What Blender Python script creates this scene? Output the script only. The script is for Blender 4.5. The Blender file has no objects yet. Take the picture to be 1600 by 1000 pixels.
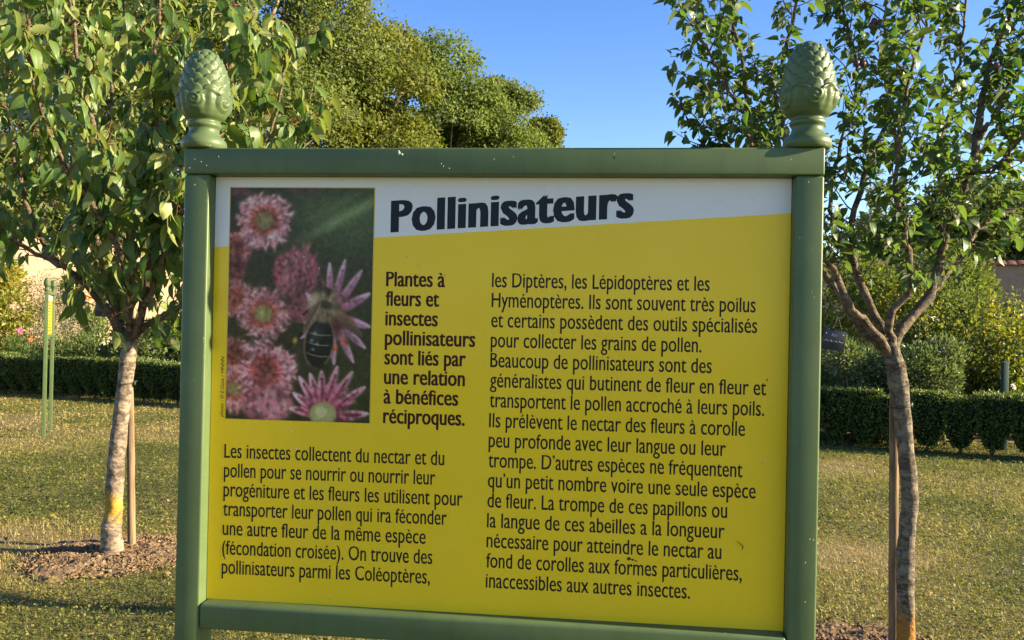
import bpy, bmesh, math, random
import numpy as np
from mathutils import Matrix, Vector
RS = np.random.RandomState
rng = RS(11)
random.seed(5)
scene = bpy.context.scene
COL = scene.collection

# ------------------------------------------------------------------ camera
F = 1320.0
RW = np.array([[0.99977981, 0.02098422, 0.0],
               [-0.00012113, 0.00577134, 0.99998334],
               [0.02098387, -0.99976315, 0.00577261]])
CAM = np.array([0.0, 0.0, 1.5])
cd = bpy.data.cameras.new('camera')
cam = bpy.data.objects.new('camera', cd)
COL.objects.link(cam)
m4 = Matrix.Identity(4)
for i in range(3):
    m4[i][0] = RW[i, 0]; m4[i][1] = -RW[i, 1]; m4[i][2] = -RW[i, 2]; m4[i][3] = CAM[i]
cam.matrix_world = m4
cd.sensor_width = 36.0
cd.lens = 36.0 * F / 1600.0
cd.clip_start = 0.05
cd.clip_end = 2000.0
scene.camera = cam

# ------------------------------------------------------------------ light
SUN_EL, SUN_AZ = math.radians(19.0), math.radians(7.6)     # az: degrees behind the +X direction
SDIR = Vector((math.cos(SUN_EL) * math.cos(SUN_AZ), -math.cos(SUN_EL) * math.sin(SUN_AZ), math.sin(SUN_EL)))
world = bpy.data.worlds.new('World'); scene.world = world; world.use_nodes = True
wn = world.node_tree
sky = wn.nodes.new('ShaderNodeTexSky'); sky.sky_type = 'NISHITA'; sky.sun_disc = False
sky.sun_elevation = SUN_EL; sky.sun_rotation = math.radians(90) + SUN_AZ
sky.altitude = 300; sky.air_density = 1.0; sky.dust_density = 0.3; sky.ozone_density = 1.5
hs = wn.nodes.new('ShaderNodeHueSaturation'); hs.inputs['Saturation'].default_value = 1.32; hs.inputs['Hue'].default_value = 0.518
wn.links.new(sky.outputs[0], hs.inputs['Color'])
wn.links.new(hs.outputs[0], wn.nodes['Background'].inputs[0])
wn.nodes['Background'].inputs[1].default_value = 0.077
sd = bpy.data.lights.new('sun', 'SUN'); sd.energy = 5.0; sd.angle = math.radians(0.55); sd.color = (1.0, 0.82, 0.54)
sun = bpy.data.objects.new('sun', sd); COL.objects.link(sun)
sun.rotation_euler = SDIR.to_track_quat('Z', 'Y').to_euler()
scene.view_settings.view_transform = 'Standard'
scene.view_settings.look = 'None'
scene.view_settings.exposure = 1.98
scene.view_settings.gamma = 1.0
scene.view_settings.use_curve_mapping = False

# ------------------------------------------------------------------ helpers
def ray(px, py):
    return RW @ np.array([(px - 800.0) / F, (py - 500.0) / F, 1.0])
def P(px, py, Y):
    r = ray(px, py); return CAM + r * (Y / r[1])
def G(px, py):
    r = ray(px, py); return CAM + r * (-CAM[2] / r[2])
def proj(p):
    c = (np.asarray(p) - CAM) @ RW
    return 800 + F * c[..., 0] / c[..., 2], 500 + F * c[..., 1] / c[..., 2], c[..., 2]
def nrm(v):
    v = np.asarray(v, float); return v / np.maximum(np.linalg.norm(v, axis=-1, keepdims=True), 1e-9)

def link(o, parent=None):
    COL.objects.link(o)
    if parent is not None: o.parent = parent
    return o
def tag(o, label=None, cat=None, group=None, kind=None):
    if label: o['label'] = label
    if cat: o['category'] = cat
    if group: o['group'] = group
    if kind: o['kind'] = kind
    return o
def empty(name, loc, label, cat, group=None, rz=0.0):
    o = bpy.data.objects.new(name, None); link(o)
    o.location = [float(c) for c in loc]; o.rotation_euler = (0, 0, rz); o.empty_display_size = 0.1
    return tag(o, label, cat, group)
def mk_mesh(name, V, Fc, mats, smooth=False, attr=None, uv=None, matidx=None, col=None):
    V = np.ascontiguousarray(V, dtype=np.float32).reshape(-1, 3)
    Fc = np.ascontiguousarray(Fc, dtype=np.int32)
    nf, k = Fc.shape
    me = bpy.data.meshes.new(name)
    me.vertices.add(len(V)); me.vertices.foreach_set('co', V.ravel())
    me.loops.add(nf * k); me.loops.foreach_set('vertex_index', Fc.ravel())
    me.polygons.add(nf)
    me.polygons.foreach_set('loop_start', np.arange(0, nf * k, k, dtype=np.int32))
    me.polygons.foreach_set('loop_total', np.full(nf, k, dtype=np.int32))
    me.polygons.foreach_set('use_smooth', np.full(nf, bool(smooth)))
    if matidx is not None: me.polygons.foreach_set('material_index', np.asarray(matidx, dtype=np.int32))
    me.update(calc_edges=True)
    if attr is not None:
        a = me.attributes.new('rnd', 'FLOAT', 'POINT'); a.data.foreach_set('value', np.asarray(attr, dtype=np.float32))
    if uv is not None:
        l = me.uv_layers.new(name='UVMap'); l.data.foreach_set('uv', np.asarray(uv, dtype=np.float32)[Fc.ravel()].ravel())
    if col is not None:
        c = me.color_attributes.new('print', 'FLOAT_COLOR', 'POINT')
        c.data.foreach_set('color', np.asarray(col, dtype=np.float32).ravel())
    for m in (mats if isinstance(mats, (list, tuple)) else [mats]): me.materials.append(m)
    return me
def ob(name, me, parent=None, loc=None):
    o = link(bpy.data.objects.new(name, me), parent)
    if loc is not None: o.location = [float(c) for c in loc]
    return o
class MB:
    """collects quads and boxes"""
    def __init__(s): s.V = []; s.Q = []; s.n = 0
    def add(s, V, Q):
        V = np.asarray(V, float); s.V.append(V); s.Q.append(np.asarray(Q, int) + s.n); s.n += len(V)
    def tube(s, pts, rad, seg=8, wob=0.0, rs=None, cap=True, rel=None):
        pts = np.asarray(pts, float); rad = np.asarray(rad, float); n = len(pts)
        t = np.gradient(pts, axis=0); t = nrm(t)
        ref = np.array([0.31, 0.95, 0.05]); a = nrm(np.cross(t, ref)); b = np.cross(t, a)
        th = np.arange(seg) / seg * 2 * math.pi
        R = rad[:, None] * np.ones(seg)[None]
        if rel is not None: R = R * (1 + rel)
        if wob and rs is not None: R = R * (1 + wob * rs.uniform(-1, 1, R.shape))
        V = pts[:, None] + R[..., None] * (np.cos(th)[None, :, None] * a[:, None] + np.sin(th)[None, :, None] * b[:, None])
        i = np.arange(n - 1)[:, None]; j = np.arange(seg)[None]; j2 = (j + 1) % seg
        Q = np.stack([i * seg + j, i * seg + j2, (i + 1) * seg + j2, (i + 1) * seg + j], -1).reshape(-1, 4)
        V = V.reshape(-1, 3)
        if cap:
            V = np.vstack([V, pts[-1] + t[-1] * rad[-1] * 0.6]); c = len(V) - 1
            k = np.arange(0, seg, 2)
            Q = np.vstack([Q, np.stack([(n - 1) * seg + k, (n - 1) * seg + (k + 1) % seg, (n - 1) * seg + (k + 2) % seg, np.full(len(k), c)], -1)])
        s.add(V, Q)
    def box(s, x0, x1, y0, y1, z0, z1):
        V = [(x, y, z) for x in (x0, x1) for y in (y0, y1) for z in (z0, z1)]
        s.add(V, [(0, 1, 3, 2), (4, 6, 7, 5), (0, 4, 5, 1), (2, 3, 7, 6), (0, 2, 6, 4), (1, 5, 7, 3)])
    def mesh(s, name, mat, smooth=True):
        return mk_mesh(name, np.vstack(s.V), np.vstack(s.Q), mat, smooth)
def rbox(name, x0, x1, y0, y1, z0, z1, r, mat, seg=3):
    bm = bmesh.new()
    bmesh.ops.create_cube(bm, size=1.0)
    for v in bm.verts:
        v.co = Vector(((x0 + x1) / 2 + v.co.x * (x1 - x0), (y0 + y1) / 2 + v.co.y * (y1 - y0), (z0 + z1) / 2 + v.co.z * (z1 - z0)))
    if r > 0: bmesh.ops.bevel(bm, geom=list(bm.edges), offset=r, segments=seg, profile=0.5, affect='EDGES')
    for f in bm.faces: f.smooth = r > 0
    me = bpy.data.meshes.new(name); bm.to_mesh(me); bm.free(); me.materials.append(mat)
    if r > 0:
        me.set_sharp_from_angle(angle=math.radians(40))
    return me
def spline(pts, n):
    """Catmull-Rom through pts"""
    pts = np.asarray(pts, float)
    if len(pts) == 2: return pts[0] + (pts[1] - pts[0]) * np.linspace(0, 1, n)[:, None]
    p = np.vstack([2 * pts[0] - pts[1], pts, 2 * pts[-1] - pts[-2]])
    t = np.linspace(0, len(pts) - 1 - 1e-6, n); i = t.astype(int); f = (t - i)[:, None]
    a, b, c, d = p[i], p[i + 1], p[i + 2], p[i + 3]
    return 0.5 * (2 * b + (c - a) * f + (2 * a - 5 * b + 4 * c - d) * f ** 2 + (3 * b - a - 3 * c + d) * f ** 3)
NG = RS(3).rand(64, 64)
def vnoise(x, y, s):
    x = np.asarray(x) / s + 100.3; y = np.asarray(y) / s + 57.7
    xi = np.floor(x).astype(int); yi = np.floor(y).astype(int); fx = x - xi; fy = y - yi
    fx = fx * fx * (3 - 2 * fx); fy = fy * fy * (3 - 2 * fy)
    g = lambda a, b: NG[a % 64, b % 64]
    return (g(xi, yi) * (1 - fx) + g(xi + 1, yi) * fx) * (1 - fy) + (g(xi, yi + 1) * (1 - fx) + g(xi + 1, yi + 1) * fx) * fy
def fbm(x, y, s): return (vnoise(x, y, s) + 0.5 * vnoise(x, y, s / 2.1) + 0.25 * vnoise(x, y, s / 4.3)) / 1.75

def leaf_template(n=5, width=0.42, curl=0.25, fold=0.25, wav=0.0, tipx=0.6):
    y = np.linspace(0, 1, n)
    w = width / 2 * np.sin(math.pi * y ** 0.8) ** 0.8 * (1 - 0.25 * y) ; w[0] = 0.012; w[-1] = 0.006
    V = []; UV = []
    for i in range(n):
        a = curl * y[i] ** 1.6
        for sx in (-1, 0, 1):
            V.append((sx * w[i], y[i] * (1 - 0.25 * curl * y[i]), -a * 0.9 + abs(sx) * w[i] * fold * 2 + (wav * math.sin(i * 2.1 + sx) if sx else 0)))
            UV.append((0.5 + 0.5 * sx, y[i]))
    Q = []
    for i in range(n - 1):
        for s in (0, 1):
            a = i * 3 + s; Q.append((a, a + 1, a + 4, a + 3))
    return np.array(V), np.array(Q), np.array(UV)
RHOMB = (np.array([(0, 0, 0), (-0.26, 0.45, 0.07), (0, 1, -0.05), (0.26, 0.45, 0.07)]), np.array([(0, 1, 2, 3)]), np.array([(0.5, 0), (0, 0.5), (0.5, 1), (1, 0.5)]))
NEEDLE = (np.array([(-0.06, 0, 0), (0, 1, 0.02), (0.06, 0, 0)]), np.array([(0, 2, 1)]), np.array([(0, 0), (.5, 1), (1, 0)]))
def rand_dirs(rs, n): return nrm(rs.normal(size=(n, 3)))
def scatter_mesh(name, pos, axis, normal, size, tmpl, mat, rnd, smooth=False, wscale=None):
    tv, tf, tuv = tmpl
    axis = nrm(axis); side = nrm(np.cross(axis, normal)); nn = np.cross(side, axis)
    n = len(pos); k = len(tv)
    s = np.asarray(size).reshape(-1, 1, 1) * np.ones((n, 1, 1))
    ws = 1.0 if wscale is None else np.asarray(wscale).reshape(-1, 1, 1)
    V = pos[:, None] + s * (ws * tv[None, :, 0:1] * side[:, None] + tv[None, :, 1:2] * axis[:, None] + tv[None, :, 2:3] * nn[:, None])
    Fc = (tf[None] + (np.arange(n) * k)[:, None, None]).reshape(-1, tf.shape[1])
    return mk_mesh(name, V.reshape(-1, 3), Fc, mat, smooth, attr=np.repeat(rnd, k), uv=np.tile(tuv, (n, 1)))

# ------------------------------------------------------------------ materials
def s2l(c): return tuple((x / 255 / 12.92) if x / 255 <= 0.04045 else ((x / 255 + 0.055) / 1.055) ** 2.4 for x in c)
class M:
    def __init__(s, name, rough=0.6, spec=0.5, base=(0.5, 0.5, 0.5)):
        s.m = bpy.data.materials.new(name); s.m.use_nodes = True; s.t = s.m.node_tree
        s.b = s.t.nodes['Principled BSDF']; s.b.inputs['Roughness'].default_value = rough
        s.b.inputs['Specular IOR Level'].default_value = spec
        s.b.inputs['Base Color'].default_value = (*base, 1)
        s.out = s.t.nodes['Material Output']
    def n(s, t, **kw):
        x = s.t.nodes.new(t)
        for k, v in kw.items():
            if k in x.inputs: x.inputs[k].default_value = v
            else: setattr(x, k, v)
        return x
    def l(s, a, b): s.t.links.new(a, b)
    def noise(s, scale, detail=4, rough=0.6, vec=None, obj=True):
        x = s.n('ShaderNodeTexNoise'); x.inputs['Scale'].default_value = scale; x.inputs['Detail'].default_value = detail; x.inputs['Roughness'].default_value = rough
        if vec is None:
            tc = s.n('ShaderNodeTexCoord'); vec = tc.outputs['Object']
        s.l(vec, x.inputs['Vector']); return x
    def ramp(s, fac, stops, interp='LINEAR'):
        r = s.n('ShaderNodeValToRGB'); r.color_ramp.interpolation = interp
        e = r.color_ramp.elements
        while len(e) < len(stops): e.new(0.5)
        for el, (p, c) in zip(e, stops):
            el.position = p; el.color = (*c, 1) if len(c) == 3 else c
        s.l(fac, r.inputs[0]); return r
    def mix(s, fac, a, b, mode='MIX'):
        x = s.n('ShaderNodeMix', data_type='RGBA', blend_type=mode)
        if hasattr(fac, 'is_output'): s.l(fac, x.inputs[0])
        else: x.inputs[0].default_value = fac
        for v, i in ((a, 6), (b, 7)):
            if hasattr(v, 'is_output'): s.l(v, x.inputs[i])
            else: x.inputs[i].default_value = (*v, 1)
        return x.outputs[2]
    def bump(s, h, strength=0.4, dist=0.01):
        x = s.n('ShaderNodeBump'); x.inputs['Strength'].default_value = strength; x.inputs['Distance'].default_value = dist
        s.l(h, x.inputs['Height']); s.l(x.outputs[0], s.b.inputs['Normal']); return x
    def base(s, c): s.l(c, s.b.inputs['Base Color'])

def leaf_mat(name, cols, under=None, rough=0.45, trans=0.35, tcol=None, veins=False, spec=0.35):
    m = M(name, rough, spec)
    at = m.n('ShaderNodeAttribute', attribute_name='rnd')
    k = len(cols)
    c = m.ramp(at.outputs['Fac'], [(i / (k - 1), cols[i]) for i in range(k)]).outputs[0]
    if veins:
        tc = m.n('ShaderNodeTexCoord'); sp = m.n('ShaderNodeSeparateXYZ'); m.l(tc.outputs['UV'], sp.inputs[0])
        a = m.n('ShaderNodeMath', operation='SUBTRACT'); m.l(sp.outputs[0], a.inputs[0]); a.inputs[1].default_value = 0.5
        ab = m.n('ShaderNodeMath', operation='ABSOLUTE'); m.l(a.outputs[0], ab.inputs[0])
        mid = m.n('ShaderNodeMath', operation='LESS_THAN'); m.l(ab.outputs[0], mid.inputs[0]); mid.inputs[1].default_value = 0.035
        v1 = m.n('ShaderNodeMath', operation='SUBTRACT'); m.l(sp.outputs[1], v1.inputs[0]); m.l(ab.outputs[0], v1.inputs[1])
        v2 = m.n('ShaderNodeMath', operation='MULTIPLY'); m.l(v1.outputs[0], v2.inputs[0]); v2.inputs[1].default_value = 11.0
        v3 = m.n('ShaderNodeMath', operation='FRACT'); m.l(v2.outputs[0], v3.inputs[0])
        v4 = m.n('ShaderNodeMath', operation='LESS_THAN'); m.l(v3.outputs[0], v4.inputs[0]); v4.inputs[1].default_value = 0.14
        mx = m.n('ShaderNodeMath', operation='MAXIMUM'); m.l(mid.outputs[0], mx.inputs[0]); m.l(v4.outputs[0], mx.inputs[1])
        ml = m.n('ShaderNodeMath', operation='MULTIPLY'); m.l(mx.outputs[0], ml.inputs[0]); ml.inputs[1].default_value = 0.3
        c = m.mix(ml.outputs[0], c, tuple(min(1, x * 2.6) for x in cols[k // 2]))
        bp = m.bump(v3.outputs[0], 0.25, 0.002)
    ge = m.n('ShaderNodeNewGeometry')
    if under: c = m.mix(ge.outputs['Backfacing'], c, under)
    m.base(c)
    tr = m.n('ShaderNodeBsdfTranslucent')
    tc2 = m.mix(1.0, c, tcol or (1.6, 1.7, 0.6), 'MULTIPLY'); m.l(tc2, tr.inputs[0])
    ms = m.n('ShaderNodeMixShader'); ms.inputs[0].default_value = trans
    m.l(m.b.outputs[0], ms.inputs[1]); m.l(tr.outputs[0], ms.inputs[2]); m.l(ms.outputs[0], m.out.inputs[0])
    return m.m

# green paint with chips and faint dust
def paint_mat(name='green_paint'):
    m = M(name, 0.40, 0.28)
    n1 = m.noise(9, 5); c = m.ramp(n1.outputs[0], [(0.3, (0.066, 0.102, 0.040)), (0.7, (0.082, 0.124, 0.050))]).outputs[0]
    n2 = m.noise(140, 2, 0.5); f = m.ramp(n2.outputs[0], [(0.735, (0, 0, 0)), (0.76, (1, 1, 1))]).outputs[0]
    n3 = m.noise(7, 3); f3 = m.ramp(n3.outputs[0], [(0.5, (0, 0, 0)), (0.62, (1, 1, 1))]).outputs[0]
    mm = m.mix(1.0, f, f3, 'MULTIPLY')
    c = m.mix(mm, c, (0.42, 0.46, 0.36))
    tg = m.n('ShaderNodeTexCoord'); mg = m.n('ShaderNodeMapping'); m.l(tg.outputs['Object'], mg.inputs[0]); mg.inputs['Scale'].default_value = (30, 30, 2.2)
    st = m.noise(1.0, 5, 0.7, mg.outputs[0]); c = m.mix(m.ramp(st.outputs[0], [(0.5, (0, 0, 0)), (0.78, (0.34,) * 3)]).outputs[0], c, (0.045, 0.05, 0.03))
    c = m.mix(m.ramp(m.noise(3.3, 6, 0.7).outputs[0], [(0.5, (0, 0, 0)), (0.75, (0.22,) * 3)]).outputs[0], c, (0.13, 0.15, 0.10)); m.base(c)
    rr = m.ramp(m.noise(22, 4).outputs[0], [(0.3, (0.34,) * 3), (0.75, (0.5,) * 3)]); m.l(rr.outputs[0], m.b.inputs['Roughness'])
    m.bump(m.noise(60, 3).outputs[0], 0.05, 0.002)
    return m.m
PAINT = paint_mat()
def print_mat(name, col, rough=0.22):
    m = M(name, rough, 0.28)
    n1 = m.noise(3.0, 4); c = m.mix(m.ramp(n1.outputs[0], [(0.35, (0, 0, 0)), (0.75, (1, 1, 1))]).outputs[0], col, tuple(x * 0.93 for x in col))
    n2 = m.noise(210, 2, 0.4); f = m.ramp(n2.outputs[0], [(0.755, (0, 0, 0)), (0.775, (1, 1, 1))]).outputs[0]
    n3 = m.noise(11, 2); f3 = m.ramp(n3.outputs[0], [(0.5, (0, 0, 0)), (0.6, (0.75,) * 3)]).outputs[0]
    c = m.mix(m.mix(1.0, f, f3, 'MULTIPLY'), c, (0.72, 0.66, 0.42)); m.base(c)
    rr = m.ramp(m.noise(5, 5, 0.65).outputs[0], [(0.35, (rough - .06,) * 3), (0.7, (rough + .16,) * 3)]); m.l(rr.outputs[0], m.b.inputs['Roughness'])
    return m.m
YELLOW = print_mat('yellow_print', (0.78, 0.535, 0.018))
WHITEP = print_mat('white_print', (0.64, 0.64, 0.62))
INK = M('black_ink', 0.4, 0.15, (0.016, 0.014, 0.013)).m
TITLE_INK = M('title_ink', 0.4, 0.15, (0.012, 0.016, 0.024)).m
BROWN_INK = M('brown_ink', 0.4, 0.15, (0.045, 0.010, 0.007)).m
GREYBACK = M('grey_laminate', 0.6, 0.4, (0.25, 0.25, 0.24)).m
mp = M('photo_print', 0.3, 0.25); pa = mp.n('ShaderNodeAttribute', attribute_name='print'); mp.base(pa.outputs['Color']); PHOTO = mp.m

def bark_mat(name, light, dark, band=26.0, lichen=None, lz=(0.1, 0.35), lcol=(0.45, 0.27, 0.03)):
    m = M(name, 0.85, 0.2)
    tc = m.n('ShaderNodeTexCoord'); mpn = m.n('ShaderNodeMapping'); m.l(tc.outputs['Object'], mpn.inputs[0]); mpn.inputs['Scale'].default_value = (0.9, 0.9, 2.4)
    n1 = m.noise(band * 0.45, 6, 0.7, mpn.outputs[0]); n2 = m.noise(band, 5, 0.6); n3 = m.noise(4.5, 3)
    c = m.ramp(n1.outputs[0], [(0.38, dark), (0.47, tuple((a + b) / 2 for a, b in zip(light, dark))), (0.58, light)]).outputs[0]
    c = m.mix(m.ramp(n2.outputs[0], [(0.50, (0, 0, 0)), (0.62, (0.9,) * 3)]).outputs[0], c, dark)
    c = m.mix(m.ramp(n3.outputs[0], [(0.4, (0, 0, 0)), (0.7, (0.5,) * 3)]).outputs[0], c, tuple(x * 0.6 for x in light))
    if lichen:
        sp = m.n('ShaderNodeSeparateXYZ'); m.l(tc.outputs['Object'], sp.inputs[0])
        a = m.n('ShaderNodeMapRange'); m.l(sp.outputs[2], a.inputs[0])
        a.inputs[1].default_value = lz[0]; a.inputs[2].default_value = (lz[0] + lz[1]) / 2; a.inputs[3].default_value = 0.0; a.inputs[4].default_value = 1.0
        b = m.n('ShaderNodeMapRange'); m.l(sp.outputs[2], b.inputs[0])
        b.inputs[1].default_value = (lz[0] + lz[1]) / 2; b.inputs[2].default_value = lz[1]; b.inputs[3].default_value = 1.0; b.inputs[4].default_value = 0.0
        mu = m.n('ShaderNodeMath', operation='MULTIPLY'); m.l(a.outputs[0], mu.inputs[0]); m.l(b.outputs[0], mu.inputs[1])
        n4 = m.noise(26, 6, 0.75); n5 = m.noise(90, 3)
        ad = m.n('ShaderNodeMath', operation='MULTIPLY_ADD'); m.l(n4.outputs[0], ad.inputs[0]); ad.inputs[1].default_value = 2.2; ad.inputs[2].default_value = -1.25
        a2 = m.n('ShaderNodeMath', operation='ADD'); m.l(ad.outputs[0], a2.inputs[0]); m.l(mu.outputs[0], a2.inputs[1])
        lc = m.mix(n5.outputs[0], lcol, tuple(x * 0.45 for x in lcol))
        c = m.mix(m.ramp(a2.outputs[0], [(0.42, (0, 0, 0)), (0.62, (0.85,) * 3)]).outputs[0], c, lc)
    m.base(c)
    m.bump(m.mix(0.5, n1.outputs[0], n2.outputs[0]), 1.0, 0.022)
    return m.m
BARK_CHERRY = bark_mat('cherry_bark', (0.29, 0.23, 0.17), (0.05, 0.038, 0.028), 24, True, (0.10, 0.52), (0.50, 0.29, 0.03))
BARK_PLUM = bark_mat('plum_bark', (0.21, 0.175, 0.125), (0.04, 0.032, 0.024), 34, True, (-0.1, 0.36), (0.36, 0.17, 0.02))
BARK_LIMB = bark_mat('limb_bark', (0.175, 0.135, 0.088), (0.045, 0.034, 0.024), 40)
BARK_RED = M('red_twig', 0.6, 0.3, (0.17, 0.08, 0.04)).m
BARK_BG = bark_mat('distant_bark', (0.30, 0.24, 0.17), (0.12, 0.09, 0.06), 3)
DARK_BARK = bark_mat('dark_wound_bark', (0.13, 0.085, 0.055), (0.025, 0.017, 0.012), 40)
mw = M('stake_wood', 0.8, 0.2); tcw = mw.n('ShaderNodeTexCoord'); mpw = mw.n('ShaderNodeMapping'); mw.l(tcw.outputs['Object'], mpw.inputs[0]); mpw.inputs['Scale'].default_value = (40, 40, 2.0)
nw = mw.noise(1.6, 5, 0.6, mpw.outputs[0]); mw.base(mw.ramp(nw.outputs[0], [(0.35, (0.10, 0.068, 0.04)), (0.6, (0.23, 0.16, 0.095))]).outputs[0]); mw.bump(nw.outputs[0], 0.5, 0.004)
STAKE = mw.m
RUBBER = M('dark_rubber', 0.6, 0.4, (0.03, 0.028, 0.025)).m
TAGM = M('dark_plate', 0.35, 0.5, (0.012, 0.016, 0.03)).m
TAGTXT = M('engraved_white', 0.5, 0.4, (0.55, 0.56, 0.58)).m
CHERRY_LEAF = leaf_mat('cherry_leaf', [(0.038, 0.078, 0.018), (0.058, 0.11, 0.022), (0.085, 0.14, 0.030), (0.19, 0.205, 0.045)], (0.21, 0.245, 0.085), 0.42, 0.33, (1.5, 1.6, 0.6), True)
CHERRY_FAR = leaf_mat('cherry_leaf_mass', [(0.038, 0.078, 0.018), (0.058, 0.11, 0.022), (0.085, 0.14, 0.030), (0.19, 0.205, 0.045)], (0.21, 0.245, 0.085), 0.42, 0.33, (1.5, 1.6, 0.6), True)
PLUM_LEAF = leaf_mat('plum_leaf', [(0.026, 0.055, 0.016), (0.042, 0.085, 0.020), (0.062, 0.115, 0.026), (0.11, 0.16, 0.04)], (0.095, 0.135, 0.055), 0.42, 0.36, (1.6, 1.9, 0.5), True)
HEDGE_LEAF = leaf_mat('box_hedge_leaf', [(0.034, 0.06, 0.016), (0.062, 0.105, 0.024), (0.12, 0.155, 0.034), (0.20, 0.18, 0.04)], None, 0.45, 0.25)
HEDGE_RUST = leaf_mat('rusty_hedge_leaf', [(0.03, 0.05, 0.012), (0.07, 0.08, 0.018), (0.14, 0.10, 0.022), (0.20, 0.11, 0.03)], None, 0.5, 0.25)
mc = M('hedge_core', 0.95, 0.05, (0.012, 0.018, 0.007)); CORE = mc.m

# ------------------------------------------------------------------ ground
def ground_mat():
    m = M('lawn_soil', 0.95, 0.1)
    n1 = m.noise(0.55, 6, 0.65); n2 = m.noise(6.0, 5); n3 = m.noise(60, 3)
    c = m.ramp(n1.outputs[0], [(0.36, (0.11, 0.12, 0.034)), (0.5, (0.16, 0.14, 0.05)), (0.64, (0.25, 0.18, 0.085))]).outputs[0]
    c = m.mix(m.ramp(n2.outputs[0], [(0.4, (0, 0, 0)), (0.7, (0.6,) * 3)]).outputs[0], c, (0.10, 0.115, 0.036))
    c = m.mix(m.ramp(n3.outputs[0], [(0.45, (0, 0, 0)), (0.65, (0.55,) * 3)]).outputs[0], c, (0.06, 0.05, 0.022)); m.base(c)
    m.bump(m.mix(0.5, n2.outputs[0], n3.outputs[0]), 0.6, 0.03)
    return m.m
LAWN = ground_mat()
nx = 60
gx = np.concatenate([np.linspace(-400, -30, 6), np.linspace(-28, 28, 57), np.linspace(30, 400, 6)])
gy = np.concatenate([np.linspace(-60, -4, 5), np.linspace(-3, 40, 60), np.linspace(45, 800, 8)])
XX, YY = np.meshgrid(gx, gy, indexing='ij'); ZZ = np.zeros_like(XX) - 0.012
ii, jj = np.meshgrid(np.arange(len(gx) - 1), np.arange(len(gy) - 1), indexing='ij')
q = lambda a, b: a * len(gy) + b
GF = np.stack([q(ii, jj), q(ii + 1, jj), q(ii + 1, jj + 1), q(ii, jj + 1)], -1).reshape(-1, 4)
tag(ob('lawn_ground', mk_mesh('lawn_ground', np.stack([XX, YY, ZZ], -1).reshape(-1, 3), GF, LAWN, True)), kind='structure')

LT = G(176, 868); RT = G(1414, 1034)            # bases of the two fruit trees
HA = np.array([-14.0, 17.45]); HD = nrm(np.array([1.0, -0.352]))   # hedge line start, direction
HD3 = np.array([HD[0], HD[1], 0]); HN = np.array([-HD[1] * -1, 0]) # unused second value
HNRM = np.array([0.352, 1.0]) / np.hypot(0.352, 1.0)             # away from the camera
def hedge_xy(s, off=0.0): return HA + HD * s + HNRM * off
def hedge_side(x, y):      # signed distance beyond the hedge line
    return (x - HA[0]) * HNRM[0] + (y - HA[1]) * HNRM[1]

# bare earth discs under the fruit trees
SOIL = M('bare_earth', 0.95, 0.1)
sn = SOIL.noise(14, 6, 0.7); SOIL.base(SOIL.ramp(sn.outputs[0], [(0.32, (0.10, 0.066, 0.036)), (0.5, (0.185, 0.125, 0.07)), (0.68, (0.27, 0.19, 0.112))]).outputs[0]); SOIL.bump(SOIL.noise(60, 5).outputs[0], 0.7, 0.012)
def soil_disc(c, rx, ry, seed):
    rs = RS(seed); nr, nt = 44, 130
    r = np.linspace(0, 1, nr)[:, None] * np.ones(nt)[None]; th = (np.arange(nt) / nt * 2 * math.pi)[None] * np.ones(nr)[:, None]
    edge = 1 + 0.13 * np.sin(3 * th + seed) + 0.07 * np.sin(7 * th + 2 * seed) + 0.04 * np.sin(17 * th)
    x = c[0] + rx * r * edge * np.cos(th); y = c[1] + ry * r * edge * np.sin(th)
    z = 0.028 * (1 - r ** 2) + (fbm(x, y, 0.09) - 0.5) * 0.05 * (1 - r ** 3) + rs.uniform(-0.007, 0.007, r.shape) - 0.0125 * (r > 0.97) + 0.004
    i, j = np.meshgrid(np.arange(nr - 1), np.arange(nt), indexing='ij')
    Q = np.stack([i * nt + j, (i + 1) * nt + j, (i + 1) * nt + (j + 1) % nt, i * nt + (j + 1) % nt], -1).reshape(-1, 4)
    tag(ob('bare_soil', mk_mesh('bare_soil', np.stack([x, y, z], -1).reshape(-1, 3), Q, SOIL.m, True)), kind='structure')
    n = 4200; a = rs.uniform(0, 2 * math.pi, n); rr = np.sqrt(rs.uniform(0, 1.15, n))
    px, py = c[0] + rx * rr * np.cos(a), c[1] + ry * rr * np.sin(a)
    base = np.array([(1, 0, 0), (-1, 0, 0), (0, 1, 0), (0, -1, 0), (0, 0, 1), (0, 0, -1)], float)
    tf = np.array([(0, 2, 4), (2, 1, 4), (1, 3, 4), (3, 0, 4), (2, 0, 5), (1, 2, 5), (3, 1, 5), (0, 3, 5)])
    sz = np.clip(rs.gamma(1.6, 0.0030, n), 0, .016)[:, None, None] + 0.0018
    V = base[None] * sz * rs.uniform(0.6, 1.3, (n, 6, 1)); a2 = rs.uniform(0, 3.1, n)[:, None]; x_, y_ = V[..., 0].copy(), V[..., 1].copy(); V[..., 0] = x_ * np.cos(a2) - y_ * np.sin(a2); V[..., 1] = x_ * np.sin(a2) + y_ * np.cos(a2); V[..., 2] *= 0.6
    zc = 0.028 * np.clip(1 - rr ** 2, 0, 1) + (fbm(px, py, 0.09) - 0.5) * 0.05 * np.clip(1 - rr ** 3, 0, 1) + 0.006
    V = V + np.stack([px, py, zc], -1)[:, None]
    tag(ob('soil_clods', mk_mesh('soil_clods', V.reshape(-1, 3), (tf[None] + (np.arange(n) * 6)[:, None, None]).reshape(-1, 3), SOIL.m, True)), 'small crumbs of dry earth round a fruit tree', 'soil clods', kind='stuff')
soil_disc((LT[0] + 0.0, LT[1] + 0.02), 0.50, 0.48, 1)
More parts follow.
